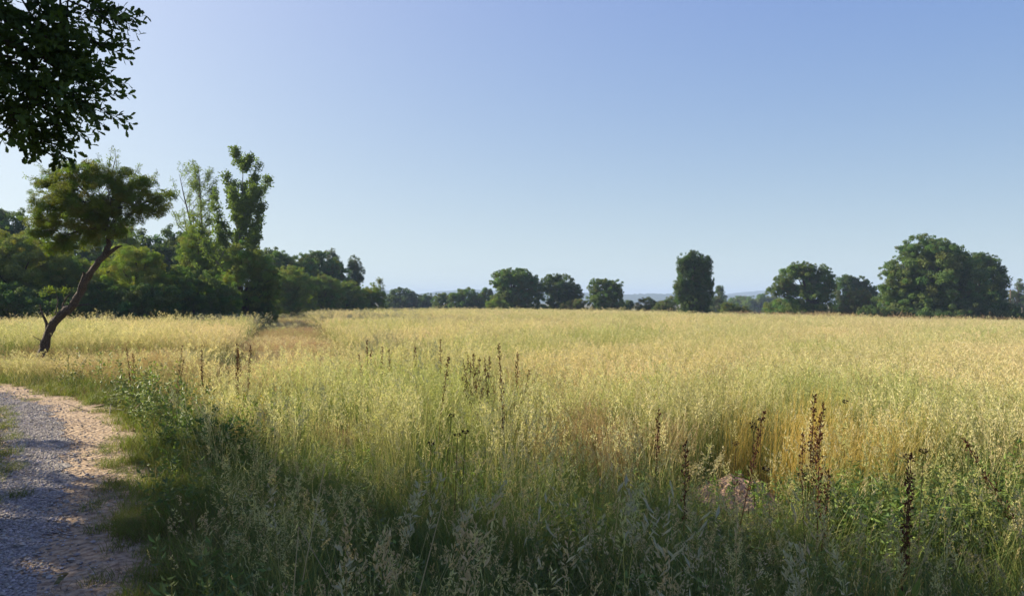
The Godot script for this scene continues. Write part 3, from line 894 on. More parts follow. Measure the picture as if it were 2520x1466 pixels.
func make_oak() -> void:
	var r := seeded(500)
	var base := Vector3(-7.6, 0, -3.0)
	base.y = gh(base.x, base.z) - 0.1
	var t := thing("oak_tree", base, "near oak whose dark leafy branch hangs into the top left corner", "tree")
	var st := SurfaceTool.new()
	st.begin(Mesh.PRIMITIVE_TRIANGLES)
	var main := [Vector3(0, 0, 0), Vector3(0.1, 1.5, 0), Vector3(0.0, 3.0, 0.2), Vector3(0.3, 5.0, 0.1), Vector3(0.2, 7.5, 0.3), Vector3(0.4, 10.0, 0.2)]
	limb(st, main, [0.55, 0.40, 0.36, 0.28, 0.18, 0.06], 12)
	# the hanging limb reaching into view
	var d := 5.4
	var tipc := at(150, 160, d) - base
	limb(st, [main[2], Vector3(1.4, 4.0, -0.9), Vector3(2.6, 4.3, -1.6), at(-90, 60, d) - base, tipc], [0.20, 0.13, 0.08, 0.035, 0.01], 8)
	var xf := []
	var tint := PackedColorArray()
	var green := Color(0.085, 0.13, 0.042)
	for l in [[Vector3(0.3, 7.2, 0.2), Vector3(4.0, 3.0, 3.9)], [Vector3(-2.2, 5.0, 1.5), Vector3(2.6, 2.0, 2.6)], [Vector3(1.4, 5.0, 2.8), Vector3(3.0, 1.9, 2.6)], [Vector3(0.4, 4.8, -1.4), Vector3(2.4, 1.6, 1.9)], [Vector3(2.6, 7.0, 1.6), Vector3(2.6, 2.2, 2.6)], [Vector3(1.5, 4.9, -3.0), Vector3(1.5, 1.4, 1.5)], [Vector3(-0.5, 5.4, -3.4), Vector3(1.7, 1.6, 1.6)], [Vector3(2.7, 5.7, -3.0), Vector3(1.4, 1.15, 1.4)], [Vector3(1.6, 7.1, -3.2), Vector3(1.6, 1.5, 1.5)]]:
		var kn := fill(xf, tint, r, base + l[0], l[1], green, 0.55, 0.85, 20)
		for q in 9:
			var kp: Vector3 = kn[r.randi() % kn.size()] - base
			var a: Vector3 = main[clampi(int(kp.y / 2.6), 1, 4)]
			limb(st, [a, a.lerp(kp, 0.5) + Vector3(0, 0.3, 0), kp], [0.12, 0.07, 0.015], 6)
	# leaf sprays on the hanging branch
	var sp := Shape.new()
	for i in 9:
		var f := i / 8.0
		var a := i * 2.4
		var o := Vector3(cos(a), 0.25, sin(a)).normalized()
		var p := Vector3(0, 0.20 * f, 0)
		oak_leaf(sp, p, (o + Vector3(0, 0.5, 0)).normalized(), o.cross(Vector3.UP).normalized().rotated(o, r.randf_range(-0.7, 0.7)), r.randf_range(0.045, 0.07), Color(1, 1, 1) * r.randf_range(0.8, 1.2))
	sp.rod(Vector3.ZERO, Vector3(0, 0.2, 0), 0.003, 0.0015, Color(0.9, 0.7, 0.9))
	var sxf := []
	var stint := PackedColorArray()
	# [px, py, rx, ry, sprays]
	for l in [[30, 40, 80, 55, 80], [130, 30, 70, 40, 60], [70, 120, 70, 45, 65], [30, 190, 60, 45, 55], [150, 130, 70, 45, 75], [190, 190, 60, 45, 60], [110, 215, 60, 35, 55], [215, 95, 45, 25, 24], [205, 250, 45, 40, 40], [125, 270, 60, 30, 40], [105, 330, 40, 34, 40], [150, 315, 35, 20, 16], [230, 15, 55, 25, 30], [15, 270, 45, 40, 45], [95, 368, 28, 20, 14], [250, 40, 40, 20, 12], [-80, 150, 80, 200, 130]]:
		var c := at(l[0], l[1], d)
		var s := d / FOC
		var hub := c + Vector3(-0.25, 0.12, 0.0)
		limb(st, [tipc.lerp(hub - base, 0.4), hub - base, c - base + Vector3(0.12, -0.05, 0)], [0.014, 0.009, 0.003], 5)
		for i in int(l[4] * 0.52):
			var q := ball(r) * pow(r.randf(), 0.5)
			var p := c + Vector3(q.x * l[2] * s, q.y * l[3] * s, q.z * 0.5)
			var away := (q + Vector3(0.35, -0.35, 0) + ball(r) * 0.5).normalized()
			var b := Basis(Quaternion(Vector3.UP, away)) * Basis(Vector3.UP, r.randf() * TAU)
			sxf.append(Transform3D(b, p - b.y * 0.1 - base))
			var f := r.randf_range(0.75, 1.25)
			stint.append(Color(green.r * f, green.g * f, green.b * f * 0.9))
			if i % 6 == 0: limb(st, [c - base, p - base - b.y * 0.1], [0.006, 0.003], 3)
	for i in xf.size(): xf[i].origin -= base
	part("trunk", st.commit(), t, M.bark)
	copies("crown", S.broad, xf, tint, t)
	copies("leaf_sprays", sp.mesh(M.leaf), sxf, stint, t)
	# twigs that stand out against the sky, leaf by leaf
	var leaves := []
	for i in 4:
		var one := Shape.new()
		var k := Color(0.055, 0.085, 0.025) * r.randf_range(0.8, 1.25)
		oak_leaf(one, Vector3.ZERO, Vector3.UP, Vector3.RIGHT, 1.0, Color(k.r, k.g, k.b))
		leaves.append(one.mesh(M.leaf))
	for tw in [[250, 30, 326, 14], [240, 10, 300, 42], [235, 110, 305, 92], [225, 120, 292, 112], [215, 190, 262, 172], [210, 230, 258, 236], [205, 260, 262, 300], [195, 270, 225, 300], [120, 330, 182, 348], [110, 350, 172, 366], [90, 350, 150, 392], [60, 350, 72, 388], [110, 360, 118, 396], [220, 60, 266, 78], [30, 300, 22, 330], [215, 140, 258, 140], [200, 30, 262, 56], [170, 300, 200, 320], [150, 320, 165, 345], [205, 205, 248, 215], [30, 320, 45, 345], [180, 250, 228, 268], [190, 90, 236, 104], [95, 370, 98, 398], [225, 20, 280, 20], [175, 210, 232, 190], [60, 300, 60, 352], [140, 280, 186, 300]]:
		var a := at(tw[0], tw[1], d) - base + Vector3(0, 0, r.randf_range(-0.2, 0.2))
		var b := at(tw[2], tw[3], d) - base + Vector3(0, 0, a.z - (at(tw[0], tw[1], d) - base).z)
		var rod := Shape.new()
		rod.rod(Vector3.ZERO, b - a, 0.0035, 0.0012, Color(0.06, 0.045, 0.035))
		var twig := part("twig", rod.mesh(M.dry), t)
		twig.position = a
		for i in 10:
			var f := 0.15 + 0.85 * i / 9.0
			var dir := ((b - a).normalized() * 0.7 + ball(r) * 0.9).normalized()
			var lf := part("leaf", leaves[r.randi() % 4], twig)
			lf.transform = Transform3D((Basis(Quaternion(Vector3.UP, dir)) * Basis(Vector3.UP, r.randf() * TAU)).scaled(Vector3.ONE * r.randf_range(0.042, 0.068)), (b - a) * f)

# ---------------------------------------------------------------- the leaning tree by the path
func make_shade_tree() -> void:
	var r := seeded(550)
	var base := Vector3(-13.4, 0, -9.6)
	base.y = gh(base.x, base.z) - 0.1
	var t := thing("field_maple", base, "field maple left of the path, outside the frame, dappling the path with shade", "tree")
	var st := SurfaceTool.new()
	st.begin(Mesh.PRIMITIVE_TRIANGLES)
	var main := [Vector3(0, 0, 0), Vector3(0.1, 1.2, 0), Vector3(0.0, 2.4, 0.2), Vector3(0.2, 4.4, 0.1), Vector3(0.1, 7.0, 0.2)]
	limb(st, main, [0.22, 0.17, 0.14, 0.09, 0.03], 9)
	var xf := []
	var tint := PackedColorArray()
	for l in [[Vector3(0.0, 4.5, 0.0), Vector3(2.5, 3.4, 2.5)], [Vector3(0.4, 3.4, 2.6), Vector3(2.4, 2.2, 2.4)], [Vector3(0.6, 6.0, 2.0), Vector3(2.2, 2.2, 2.2)], [Vector3(2.2, 6.2, 0.4), Vector3(1.3, 1.3, 1.3)]]:
		var kn := fill(xf, tint, r, base + l[0], l[1], Color(0.115, 0.168, 0.052), 0.42, 0.36, 16)
		for q in 8:
			var kp: Vector3 = kn[r.randi() % kn.size()] - base
			var a: Vector3 = main[clampi(int(kp.y / 1.8), 1, 3)]
			limb(st, [a, a.lerp(kp, 0.5) + Vector3(0, 0.2, 0), kp], [0.07, 0.04, 0.01], 6)
	for i in xf.size(): xf[i].origin -= base
	part("trunk", st.commit(), t, M.bark)
	copies("crown", S.broad, xf, tint, t)

func make_leaning_tree() -> void:
	var r := seeded(600)
	var d := 19.4
	var base := at(97, 905, d)
	base.y = gh(base.x, base.z) - 0.06
	var t := thing("leaning_tree", base, "small tree with a bare dark trunk leaning right beside the path", "tree")
	var st := SurfaceTool.new()
	st.begin(Mesh.PRIMITIVE_TRIANGLES)
	var s := d / FOC
	var pts := []
	var rs := []
	for p in [[95, 912, 17], [99, 890, 14], [105, 858, 12], [119, 815, 11], [146, 780, 11.5], [176, 752, 11], [196, 715, 9.5], [215, 682, 8.5], [240, 648, 8], [256, 625, 8], [264, 598, 6.5], [264, 565, 5], [256, 530, 4], [240, 490, 2.5]]:
		pts.append(at(p[0], p[1], d) - base + Vector3(0, 0, 0.04 * sin(p[1] * 0.05)))
		rs.append(p[2] * s * 0.88)
	var fine_pts := []
	var fine_rs := []
	for i in pts.size() - 1:
		for k in 5:
			var f := k / 5.0
			var q: Vector3 = pts[i].cubic_interpolate(pts[i + 1], pts[maxi(i - 1, 0)], pts[mini(i + 2, pts.size() - 1)], f)
			fine_pts.append(q + Vector3(r.randfn(0, 0.006), 0, r.randfn(0, 0.006)))
			fine_rs.append(lerpf(rs[i], rs[i + 1], f) * r.randf_range(0.9, 1.1) * (1.22 if r.randf() < 0.06 else 1.0))
	limb(st, fine_pts, fine_rs, 12)
	var twigs := [[[114, 822, 4], [113, 795, 3.5], [108, 772, 2.5], [100, 748, 1.2]], [[104, 862, 2], [96, 840, 1.2], [84, 826, 0.6]], [[190, 735, 6], [196, 705, 5.5], [206, 676, 4.5], [209, 670, 2]], [[254, 632, 6], [272, 618, 5], [286, 608, 4], [296, 604, 1.5]], [[146, 775, 2.5], [150, 750, 2], [165, 730, 1.3], [176, 722, 0.6]], [[142, 772, 1.6], [138, 740, 1.2], [128, 722, 0.8], [98, 716, 0.5]], [[180, 755, 2.5], [196, 752, 2], [216, 748, 1]], [[264, 590, 5], [300, 545, 3.5], [340, 500, 2.5], [390, 480, 1.2]], [[264, 575, 4.5], [220, 530, 3], [170, 500, 2], [130, 470, 1.2]], [[258, 540, 3.5], [270, 480, 2.5], [275, 430, 1.5], [278, 385, 0.6]], [[250, 515, 3], [200, 460, 2], [170, 430, 1.2], [92, 428, 0.5]], [[262, 560, 3.5], [210, 560, 2.5], [150, 580, 1.5]]]
	for tw in twigs:
		var q := []
		var qr := []
		for p in tw:
			q.append(at(p[0], p[1], d) - base + Vector3(0, 0, r.randf_range(-0.15, 0.15) * float(p[2] < 3.0)))
			qr.append(p[2] * s)
		limb(st, q, qr, 6)
	var xf := []
	var tint := PackedColorArray()
	var leaf := Color(0.18, 0.225, 0.052)
	for l in [[230, 475, 120, 62], [140, 500, 58, 60], [330, 470, 70, 42], [385, 490, 34, 26], [150, 455, 60, 38], [215, 425, 75, 30], [265, 545, 52, 46], [150, 565, 58, 44], [200, 530, 90, 50], [290, 440, 60, 30], [330, 520, 40, 30], [120, 592, 46, 34], [190, 596, 50, 30], [372, 512, 40, 22], [240, 560, 60, 40], [105, 540, 36, 44]]:
		var kn := fill(xf, tint, r, at(l[0], l[1], d) + Vector3(0, 0, r.randf_range(-0.25, 0.25)), Vector3(l[2], l[3], l[2] * 0.8) * s, leaf, 0.15, 0.68, 24)
		for q in 3:
			var kp: Vector3 = kn[r.randi() % kn.size()] - base
			var a: Vector3 = pts[11 + q]
			limb(st, [a, a.lerp(kp, 0.5) + Vector3(r.randfn(0, 0.1), 0.12, r.randfn(0, 0.1)), kp], [0.012, 0.008, 0.003], 4)
	# loose sprays above the crown
	for w in [[255, 425, 236, 380], [265, 420, 272, 360], [285, 420, 282, 372], [330, 430, 342, 402], [140, 450, 62, 434], [150, 440, 90, 405], [120, 470, 72, 480], [375, 450, 385, 420], [180, 420, 130, 395], [340, 500, 345, 545], [130, 715, 92, 722], [140, 715, 108, 712], [135, 765, 128, 778], [150, 720, 160, 708]]:
		for i in 10:
			var f := i / 9.0
			var p := at(lerpf(w[0], w[2], f), lerpf(w[1], w[3], f), d)
			xf.append(Transform3D(spun(r, r.randf_range(0.05, 0.10)), p + ball(r) * 0.04))
			tint.append(Color(leaf.r, leaf.g, leaf.b) * r.randf_range(0.9, 1.3))
		limb(st, [at(w[0], w[1], d) - base, at(w[2], w[3], d) - base], [0.008, 0.003], 3)
	for i in xf.size(): xf[i].origin -= base
	part("trunk", st.commit(), t, M.bark)
	copies("crown", S.small, xf, tint, t)

# ---------------------------------------------------------------- plants that stand out of the sward
func spot(px: float, py: float, h: float) -> Vector3:
	var d := (EYE - h) * FOC / (py - HOR)
	for i in 4: d = (EYE - h - gh(wx(px, d), -d)) * FOC / (py - HOR)
	return Vector3(wx(px, d), gh(wx(px, d), -d), -d)

func dock(px: float, py: float, h: float, n: int, lean: float, label: String, group := "dead dock stalks in the field") -> void:
	var r := seeded(int(px * 3.0 + py))
	var t := thing("dock_plant", spot(px, py, h) - Vector3(lean * h, 0, 0), label, "plant", group)
	t.position.y = gh(t.position.x, t.position.z)
	for i in n:
		var stem := Shape.new()
		var seeds := Shape.new()
		var hi := h * (1.0 if i == 0 else r.randf_range(0.68, 0.95))
		var a := Vector3(r.randfn(0, 0.03), 0, r.randfn(0, 0.03)) if i else Vector3.ZERO
		var b := Vector3(lean * hi + (r.randfn(0.0, 0.07) * hi if i else 0.0), hi, r.randfn(0.0, 0.05) * hi)
		a.x -= lean * 0.1
		stem.rod(a, b, 0.0045, 0.002, Color(0.13, 0.06, 0.035))
		var dir := (b - a).normalized()
		for j in int(125.0 * hi):
			var f := r.randf_range(0.45, 1.0)
			var wid := 0.016 * (1.0 - pow(absf(f - 0.72) / 0.30, 2.0)) + 0.004
			var o := ball(r)
			seeds.husk(a.lerp(b, f) + o * wid * r.randf_range(0.2, 1.0), (o + dir).normalized(), ball(r), 0.020, 0.014, vary(r, Color(0.105, 0.045, 0.027), 0.4))
		part("stem", stem.mesh(M.dry), t)
		part("seed_spike", seeds.mesh(M.dry), t)

func umbel(px: float, py: float, h: float, label: String) -> void:
	var r := seeded(int(px * 5.0 + py))
	var t := thing("seed_head_stalk", spot(px, py, h), label, "plant", "dark dried flower heads")
	var stem := Shape.new()
	var top := Vector3(r.randfn(0, 0.04), h, r.randfn(0, 0.04))
	stem.rod(Vector3.ZERO, top - Vector3(0, 0.02, 0), 0.003, 0.0018, Color(0.10, 0.07, 0.04))
	part("stem", stem.mesh(M.dry), t)
	var hd := Shape.new()
	for i in 46:
		var o := ball(r)
		o.y = o.y * 0.45
		hd.husk(top + o * 0.014, o.normalized(), ball(r), 0.014, 0.008, vary(r, Color(0.028, 0.018, 0.014), 0.3))
	part("flower_head", hd.mesh(M.dry), t)

func forb(px: float, py: float, h: float, n: int, color: Color, lw: float, called: String, label: String, flower := Color(0, 0, 0)) -> void:
	var r := seeded(int(px * 7.0 + py))
	var t := thing(called, spot(px, py, h), label, "plant", "")
	for i in n:
		var stem := Shape.new()
		var lv := Shape.new()
		var hi := h * r.randf_range(0.7, 1.0)
		var o := flat_dir(r)
		var a := o * (0.05 if n < 20 else 0.38) * r.randf()
		var tip := stem.blade(a, o, hi, r.randf_range(0.15, 0.55), 0.008, flat_dir(r), Color(color.r * 0.9, color.g * 0.8, color.b), 4, false)
		for j in int((30.0 if lw > 0.015 else 80.0) * hi / 0.5):
			var f := r.randf_range(0.15, 1.0)
			var q := flat_dir(r)
			lv.husk(a.lerp(tip, f) + Vector3(0, 0.05 * sin(f * PI), 0), (q + Vector3.UP * r.randf_range(-0.1, 0.9)).normalized(), q.cross(Vector3.UP), lw * r.randf_range(1.4, 2.6), lw * r.randf_range(0.6, 1.1), vary(r, color, 0.25))
		part("stem", stem.mesh(M.grass), t)
		part("leaves", lv.mesh(M.leaf), t, null, "stuff")
		if flower.r > 0.0:
			var fl := Shape.new()
			for j in 24:
				fl.husk(tip + ball(r) * 0.035, ball(r), ball(r), 0.016, 0.012, vary(r, flower))
			part("flower_head", fl.mesh(M.grass), t)

func stalk(px: float, py: float, h: float, kind: String, big: float, color: Color, lean: Vector3, label: String, group: String) -> void:
	var r := seeded(int(px * 11.0 + py))
	var t := thing("grass_stalk", spot(px, py, h), label, "grass", group)
	var st := Shape.new()
	var tip := st.blade(Vector3.ZERO, lean, h * 0.88, 0.22, 0.0042, Vector3(0.9, 0, 0.4), Color(color.r * 0.75, color.g * 0.75, color.b * 0.6), 5, false)
	part("stem", st.mesh(M.grass), t)
	var hd := Shape.new()
	head(hd, r, kind, tip, (Vector3.UP + lean * 0.4).normalized(), color, big * 1.25)
	if kind == "cock": head(hd, r, "fog", tip, (Vector3.UP + lean * 0.4).normalized(), color, big)
	part("seed_head", hd.mesh(M.grass), t)
	for i in 2:
		var bl := Shape.new()
		bl.blade(Vector3(0, h * r.randf_range(0.1, 0.35), 0), flat_dir(r), h * r.randf_range(0.35, 0.55), r.randf_range(0.5, 1.0), 0.007, flat_dir(r), vary(r, Color(0.12, 0.15, 0.05)), 4, true)
		part("blade", bl.mesh(M.grass), t)

func make_plants() -> void:
	var word := ["leftmost", "second", "third", "fourth", "fifth", "sixth", "seventh", "eighth"]
	dock(905, 838, 1.15, 3, 0.0, "bushy brown dock stalk left of a row of thin dark stalks in mid field")
	dock(941, 852, 1.10, 1, 0.0, "single dark stalk just right of the bushy mid-field dock")
	dock(957, 860, 1.05, 1, -0.06, "shorter dark stalk second right of the bushy mid-field dock")
	dock(1022, 850, 1.10, 1, 0.0, "thin dark upright stalk halfway along the mid-field row")
	dock(1085, 836, 1.15, 1, 0.0, "tallest thin dark stalk at the right end of the mid-field row")
	dock(1104, 880, 1.15, 1, 0.12, "slanting brown dock spike left of the dense dock cluster")
	var cx := [1140, 1152, 1165, 1180, 1192, 1206]
	var cy := [885, 876, 874, 884, 882, 878]
	for i in 6:
		dock(cx[i], cy[i], 1.08, 4, [-0.15, -0.05, 0.02, 0.1, -0.08, 0.06][i], "%s brown dock of the dense cluster in the field centre" % word[i])
	dock(1228, 848, 1.32, 1, -0.05, "tall thin dock spike right of the dense dock cluster")
	dock(1274, 868, 1.15, 2, 0.03, "faded reddish dock farthest right of the dense cluster")
	dock(1620, 1002, 0.88, 1, 0.04, "small lone brown dock spike in the right of centre sward")
	dock(1876, 1015, 0.95, 1, 0.18, "slim dark dock spike leaning right, left of the largest dock")
	dock(1997, 968, 1.08, 4, 0.04, "largest red-brown dock with several spikes in front of golden grass")
	dock(2032, 1030, 1.03, 2, 0.05, "thin curved dock stalk hugging the largest dock's right side")
	dock(2370, 1075, 0.94, 1, -0.55, "dark dock spike tilted sharply left at the far right")
	dock(2218, 1112, 0.94, 1, 0.02, "dark brown dock at the shadow edge on the right")
	dock(2238, 1170, 0.86, 1, 0.06, "shorter brown dock close beside the shadow-edge dock")
	dock(310, 855, 0.95, 2, -0.1, "small brown dock left of the blue-green plant")
	dock(446, 852, 1.00, 2, 0.1, "small dark dock right above the blue-green plant")
	dock(498, 848, 1.05, 2, 0.0, "dark dock second right of the blue-green plant")
	dock(588, 846, 1.10, 2, 0.0, "golden brown dock left of the track end")
	dock(616, 848, 1.10, 2, 0.05, "golden brown dock nearest the track end")
	dock(1688, 1085, 0.86, 1, 0.02, "bare thin dark stalk at the shadow edge right of centre")
	for u in [[1085, 1022, 0.8, "upper dark round seed head of the trio near the centre"], [1115, 1068, 0.8, "lower left dark seed head of the trio near the centre"], [1131, 1060, 0.8, "lower right dark seed head of the trio near the centre"], [1060, 1090, 0.75, "faint dark seed head inside the shadow below the trio"], [1838, 1048, 0.8, "left of two tiny dark heads above the slim leaning dock"], [1858, 1044, 0.8, "right of two tiny dark heads above the slim leaning dock"], [1872, 1032, 0.8, "highest tiny dark head above the slim leaning dock"], [1803, 1088, 0.72, "pair-less dark head left of the slim leaning dock"], [1908, 1155, 0.7, "dark blob head below the slim leaning dock"], [1986, 1170, 0.7, "dark blob head left of the largest dock's foot"], [2240, 1122, 0.85, "flat dark head right of the shadow-edge dock's tip"], [2252, 1106, 0.85, "flat brown head above the shadow-edge dock's tip"], [2075, 988, 0.9, "thin-stalked dark head right of the largest dock's tip"]]:
		umbel(u[0], u[1], u[2], u[3])
	var bl := Color(0.17, 0.235, 0.145)
	forb(380, 876, 0.55, 46, bl, 0.012, "mugwort_bush", "feathery blue-green bush between the path bend and the field")
	forb(170, 842, 0.95, 3, Color(0.128, 0.173, 0.072), 0.02125, "tall_weed", "tall dark green weed right of the leaning tree's foot")
	var yg := Color(0.24, 0.33, 0.06)
	forb(575, 928, 0.85, 5, yg, 0.030, "yellow_weed", "bright weed with yellow tip right of the grey twigs", Color(0.65, 0.48, 0.03))
	forb(640, 955, 0.75, 6, yg, 0.032, "leafy_weed", "bright yellow-green leafy weed right of the yellow-tipped weed")
	forb(540, 975, 0.75, 12, Color(0.119, 0.206, 0.064), 0.0306, "leafy_weed", "dark green leafy clump below the yellow-tipped weed")
	forb(600, 1010, 0.65, 10, Color(0.145, 0.231, 0.072), 0.0289, "leafy_weed", "mid green leafy clump at the shadow edge, left of centre")
	forb(1770, 1140, 0.42, 6, Color(0.170, 0.264, 0.064), 0.0221, "leafy_weed", "low green weed behind the bare soil mound")
	forb(1880, 1150, 0.45, 9, Color(0.204, 0.297, 0.064), 0.0221, "leafy_weed", "green weed right of the bare soil mound")
	forb(1980, 1120, 0.62, 9, Color(0.128, 0.190, 0.064), 0.0238, "leafy_weed", "dark leafy weed at the foot of the largest dock")
	forb(2150, 1165, 0.62, 12, Color(0.128, 0.206, 0.072), 0.0238, "leafy_weed", "bushy green weed left of the shadow-edge dock")
	forb(2560, 1175, 0.65, 12, Color(0.153, 0.231, 0.080), 0.0238, "leafy_weed", "bushy green weed at the right frame edge by the shadow line")
	forb(2170, 1425, 0.5, 2, Color(0.19, 0.26, 0.05), 0.05, "leafy_weed", "lone weed with a large yellow-green leaf at the bottom right")
	# grey bleached twigs beside the path
	var r := seeded(777)
	var tb := thing("twig_pile", spot(340, 1005, 0.12), "pile of bleached grey twigs on the path verge", "twigs")
	for i in 26:
		var tw := Shape.new()
		var a := Vector3(r.randfn(0, 0.35), r.randf_range(0.02, 0.18), r.randfn(0, 0.22))
		var dir := Vector3(r.randfn(0, 1), r.randfn(0.15, 0.3), r.randfn(0, 0.5)).normalized()
		tw.rod(a - dir * 0.2, a + dir * 0.25, 0.006, 0.003, vary(r, Color(0.36, 0.32, 0.26)))
		part("twig", tw.mesh(M.dry), tb)
	# individual pale stalks in the shaded foreground
	var pale := Color(0.44, 0.42, 0.27)
	var buff := Color(0.50, 0.40, 0.22)
	var gp := "seeding grass stalks in the shaded foreground"
	for a in [
		[945, 1190, 0.92, "fog", 1.7, pale, "fluffy pale panicle, left one of the tall pair at lower centre-left"], [985, 1205, 0.9, "fog", 1.6, pale, "fluffy pale panicle, right one of the tall pair at lower centre-left"],
		[920, 1250, 0.85, "cock", 1.5, pale, "bushy panicle below the tall pair, leaning left"], [1010, 1255, 0.85, "cock", 1.5, pale, "bushy panicle below the tall pair, leaning right"],
		[1040, 1180, 0.85, "cock", 1.2, pale, "small panicle just right of the tall pair"], [700, 1210, 0.85, "fog", 1.5, pale, "grey panicle at the left of the shaded grass"],
		[845, 1240, 0.82, "fog", 1.2, pale, "single soft panicle left of the tall pair"], [790, 1170, 0.95, "oat", 1.4, buff, "drooping oat panicle on a long straw at the left"],
		[930, 1340, 0.85, "cock", 1.6, buff, "buff panicle at the bottom edge, left of centre"], [1120, 1310, 0.85, "cock", 1.5, buff, "tall buff panicle at the bottom, third of a loose row"],
		[1055, 1335, 0.8, "cock", 1.2, buff, "small buff panicle in the loose row at the bottom"], [860, 1320, 0.8, "cock", 1.4, buff, "slanting buff panicle second from the left at the bottom"],
		[1110, 1370, 0.8, "fog", 1.7, buff, "fat yellowish panicle at the bottom below the buff row"], [860, 1420, 0.78, "fog", 1.8, pale, "feathery pale panicle cut by the bottom edge"],
		[1210, 1330, 0.85, "oat", 1.6, buff, "nodding oat panicle at the bottom centre"], [1255, 1260, 0.88, "oat", 1.4, pale, "thin nodding oat panicle above the bottom centre"],
		[1490, 1185, 0.9, "cock", 1.3, Color(0.50, 0.50, 0.24), "upright cream panicle right of centre, leftmost of three"], [1530, 1215, 0.88, "fog", 1.2, Color(0.54, 0.52, 0.22), "yellowish panicle right of centre, middle of three"],
		[1545, 1240, 0.88, "fog", 1.4, Color(0.54, 0.52, 0.22), "bright sunlit panicle right of centre, rightmost of three"], [1590, 1255, 0.85, "cock", 1.6, pale, "broad pale panicle below the trio right of centre"],
		[1640, 1270, 0.88, "oat", 1.7, pale, "large whitish oat panicle right of centre"], [1660, 1290, 0.85, "oat", 1.6, pale, "second whitish oat panicle close below the large one"],
		[1610, 1350, 0.82, "oat", 1.7, pale, "splayed whitish oat panicle near the bottom right of centre"], [1670, 1395, 0.8, "cock", 1.4, buff, "stout buff panicle at the bottom right of centre"],
		[1520, 1400, 0.8, "oat", 1.6, pale, "bowed oat panicle at the bottom right of centre"], [1805, 1250, 0.95, "spike", 1.4, buff, "long single straw with a thin spike below the soil mound"],
		[1905, 1345, 0.85, "oat", 1.5, pale, "pale oat panicle on a slanted straw at the lower right"], [1985, 1370, 0.82, "cock", 1.4, pale, "neat grey panicle at the lower right, left of a pair"],
		[2040, 1380, 0.82, "cock", 1.3, pale, "neat grey panicle at the lower right, right of a pair"], [2150, 1400, 0.8, "fog", 1.3, pale, "grey panicle above the large yellow-green leaf"],
		[2040, 1275, 0.85, "oat", 1.4, buff, "arched drooping straw among dark grass at the right"], [2480, 1370, 0.85, "fog", 1.4, pale, "grey-green panicle near the right frame edge"],
		[1400, 1300, 0.88, "fog", 1.3, buff, "reddish soft panicle between centre and the cream trio"], [1345, 1380, 0.82, "oat", 1.5, pale, "pale oat panicle at the bottom, right of the fat yellowish one"],
	]:
		var rr := seeded(int(a[0]))
		stalk(a[0], a[1], a[2], a[3], a[4], a[5], Vector3(rr.randfn(0.1, 0.5), 0, rr.randfn(0, 0.3)), a[6], gp)
	# long bare straws
	for a in [[800, 1140, 700, 1500, 0.95, "longest bare straw crossing the left foreground"], [735, 1295, 705, 1480, 0.7, "broken straw bent over at the left foreground"], [1090, 1235, 960, 1400, 0.85, "straw leaning right in the centre foreground"], [2330, 1210, 2190, 1440, 0.8, "thick pale straw leaning right at the lower right"]]:
		var p := spot(a[0], a[1], a[4])
		var q := Vector3(wx(a[2], -p.z), 0, p.z)
		q.y = gh(q.x, q.z)
		var o := thing("straw", q, a[5], "grass", "bare straws in the foreground")
		var sh := Shape.new()
		var top := p + Vector3(0, a[4], 0) - q
		sh.rod(Vector3.ZERO, top * 0.55 + Vector3(0, 0.015, 0), 0.0032, 0.0028, Color(0.46, 0.37, 0.19))
		sh.rod(top * 0.55 + Vector3(0, 0.015, 0), top, 0.0028, 0.0016, Color(0.50, 0.41, 0.22))
		part("stem", sh.mesh(M.dry), o)
		if a[2] == 705:
			var bt := Shape.new()
			bt.rod(top, top + Vector3(0.16, -0.26, 0.02), 0.002, 0.0012, Color(0.38, 0.30, 0.17))
			part("bent_tip", bt.mesh(M.dry), o)

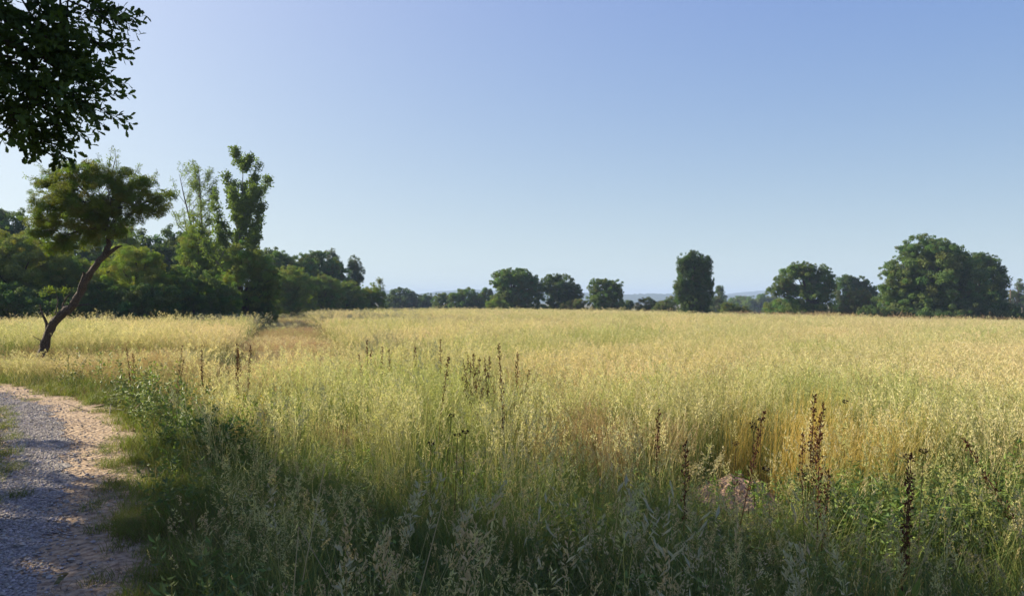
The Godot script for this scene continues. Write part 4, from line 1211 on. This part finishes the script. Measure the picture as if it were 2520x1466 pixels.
func make_small_things() -> void:
	# bare soil mound in the grass
	var r := seeded(900)
	var c := Vector3(1.95, 0, -6.6)
	c.y = gh(c.x, c.z)
	var st := SurfaceTool.new()
	st.begin(Mesh.PRIMITIVE_TRIANGLES)
	st.set_smooth_group(0)
	var n := 22
	var rows := []
	for j in n + 1:
		var row := []
		for i in n + 1:
			var u := 2.0 * i / n - 1.0
			var v := 2.0 * j / n - 1.0
			var q := minf(sqrt(u * u + v * v), 1.0)
			var h := 0.17 * (0.5 + 0.5 * cos(q * PI)) * (1.0 + 0.5 * patch.get_noise_2d(u * 90.0, v * 90.0)) + 0.035 * noise.get_noise_2d(u * 700.0, v * 700.0) - 0.03
			row.append(Vector3(u * 0.5, h, v * 0.6))
		rows.append(row)
	for j in n:
		for i in n:
			for k in [[j, i], [j + 1, i + 1], [j + 1, i], [j, i], [j, i + 1], [j + 1, i + 1]]:
				st.add_vertex(rows[k[0]][k[1]])
	st.index()
	st.generate_normals()
	var o := thing("soil_mound", c, "small bare mound of pinkish dry soil among the grass", "soil")
	part("mound", st.commit(), o, M.mound)
	for i in 14:
		var cl := Shape.new()
		var p := Vector3(r.randfn(0, 0.2), 0, r.randfn(0.1, 0.2))
		p.y = 0.2 * exp(-p.length_squared() * 6.0)
		var s := r.randf_range(0.015, 0.035)
		for k in 8:
			var e := ball(r) * s
			cl.tri(p + e, p + ball(r) * s, p + ball(r) * s, vary(r, Color(0.30, 0.21, 0.14)))
		part("clod", cl.mesh(M.stone), o)
	# wooden poles beyond the field on the right
	for a in [[2488, 712, 772, 88.0, 0.07, "thin wooden pole beyond the second big oak at right"], [2517, 757, 778, 86.0, 0.06, "short pale post at the right frame edge"]]:
		var d: float = a[3]
		var b := at(a[0], 0, d)
		b.y = gh(b.x, b.z) - 0.1
		var po := thing("wooden_post", b, a[5], "post")
		var ps := SurfaceTool.new()
		ps.begin(Mesh.PRIMITIVE_TRIANGLES)
		var top := wy(a[1], d) - b.y
		limb(ps, [Vector3.ZERO, Vector3(0, top * 0.5, 0), Vector3(0.02, top, 0), Vector3(0.02, top + 0.02, 0)], [a[4] * 1.1, a[4], a[4] * 0.9, 0.002], 8)
		part("shaft", ps.commit(), po, M.wood)
	# ragwort at the far field edge
	forb(1296, 762, 0.95, 9, Color(0.16, 0.17, 0.05), 0.05, "ragwort_clump", "yellow flowering clump at the far field edge below the centre oak", Color(0.62, 0.42, 0.02))
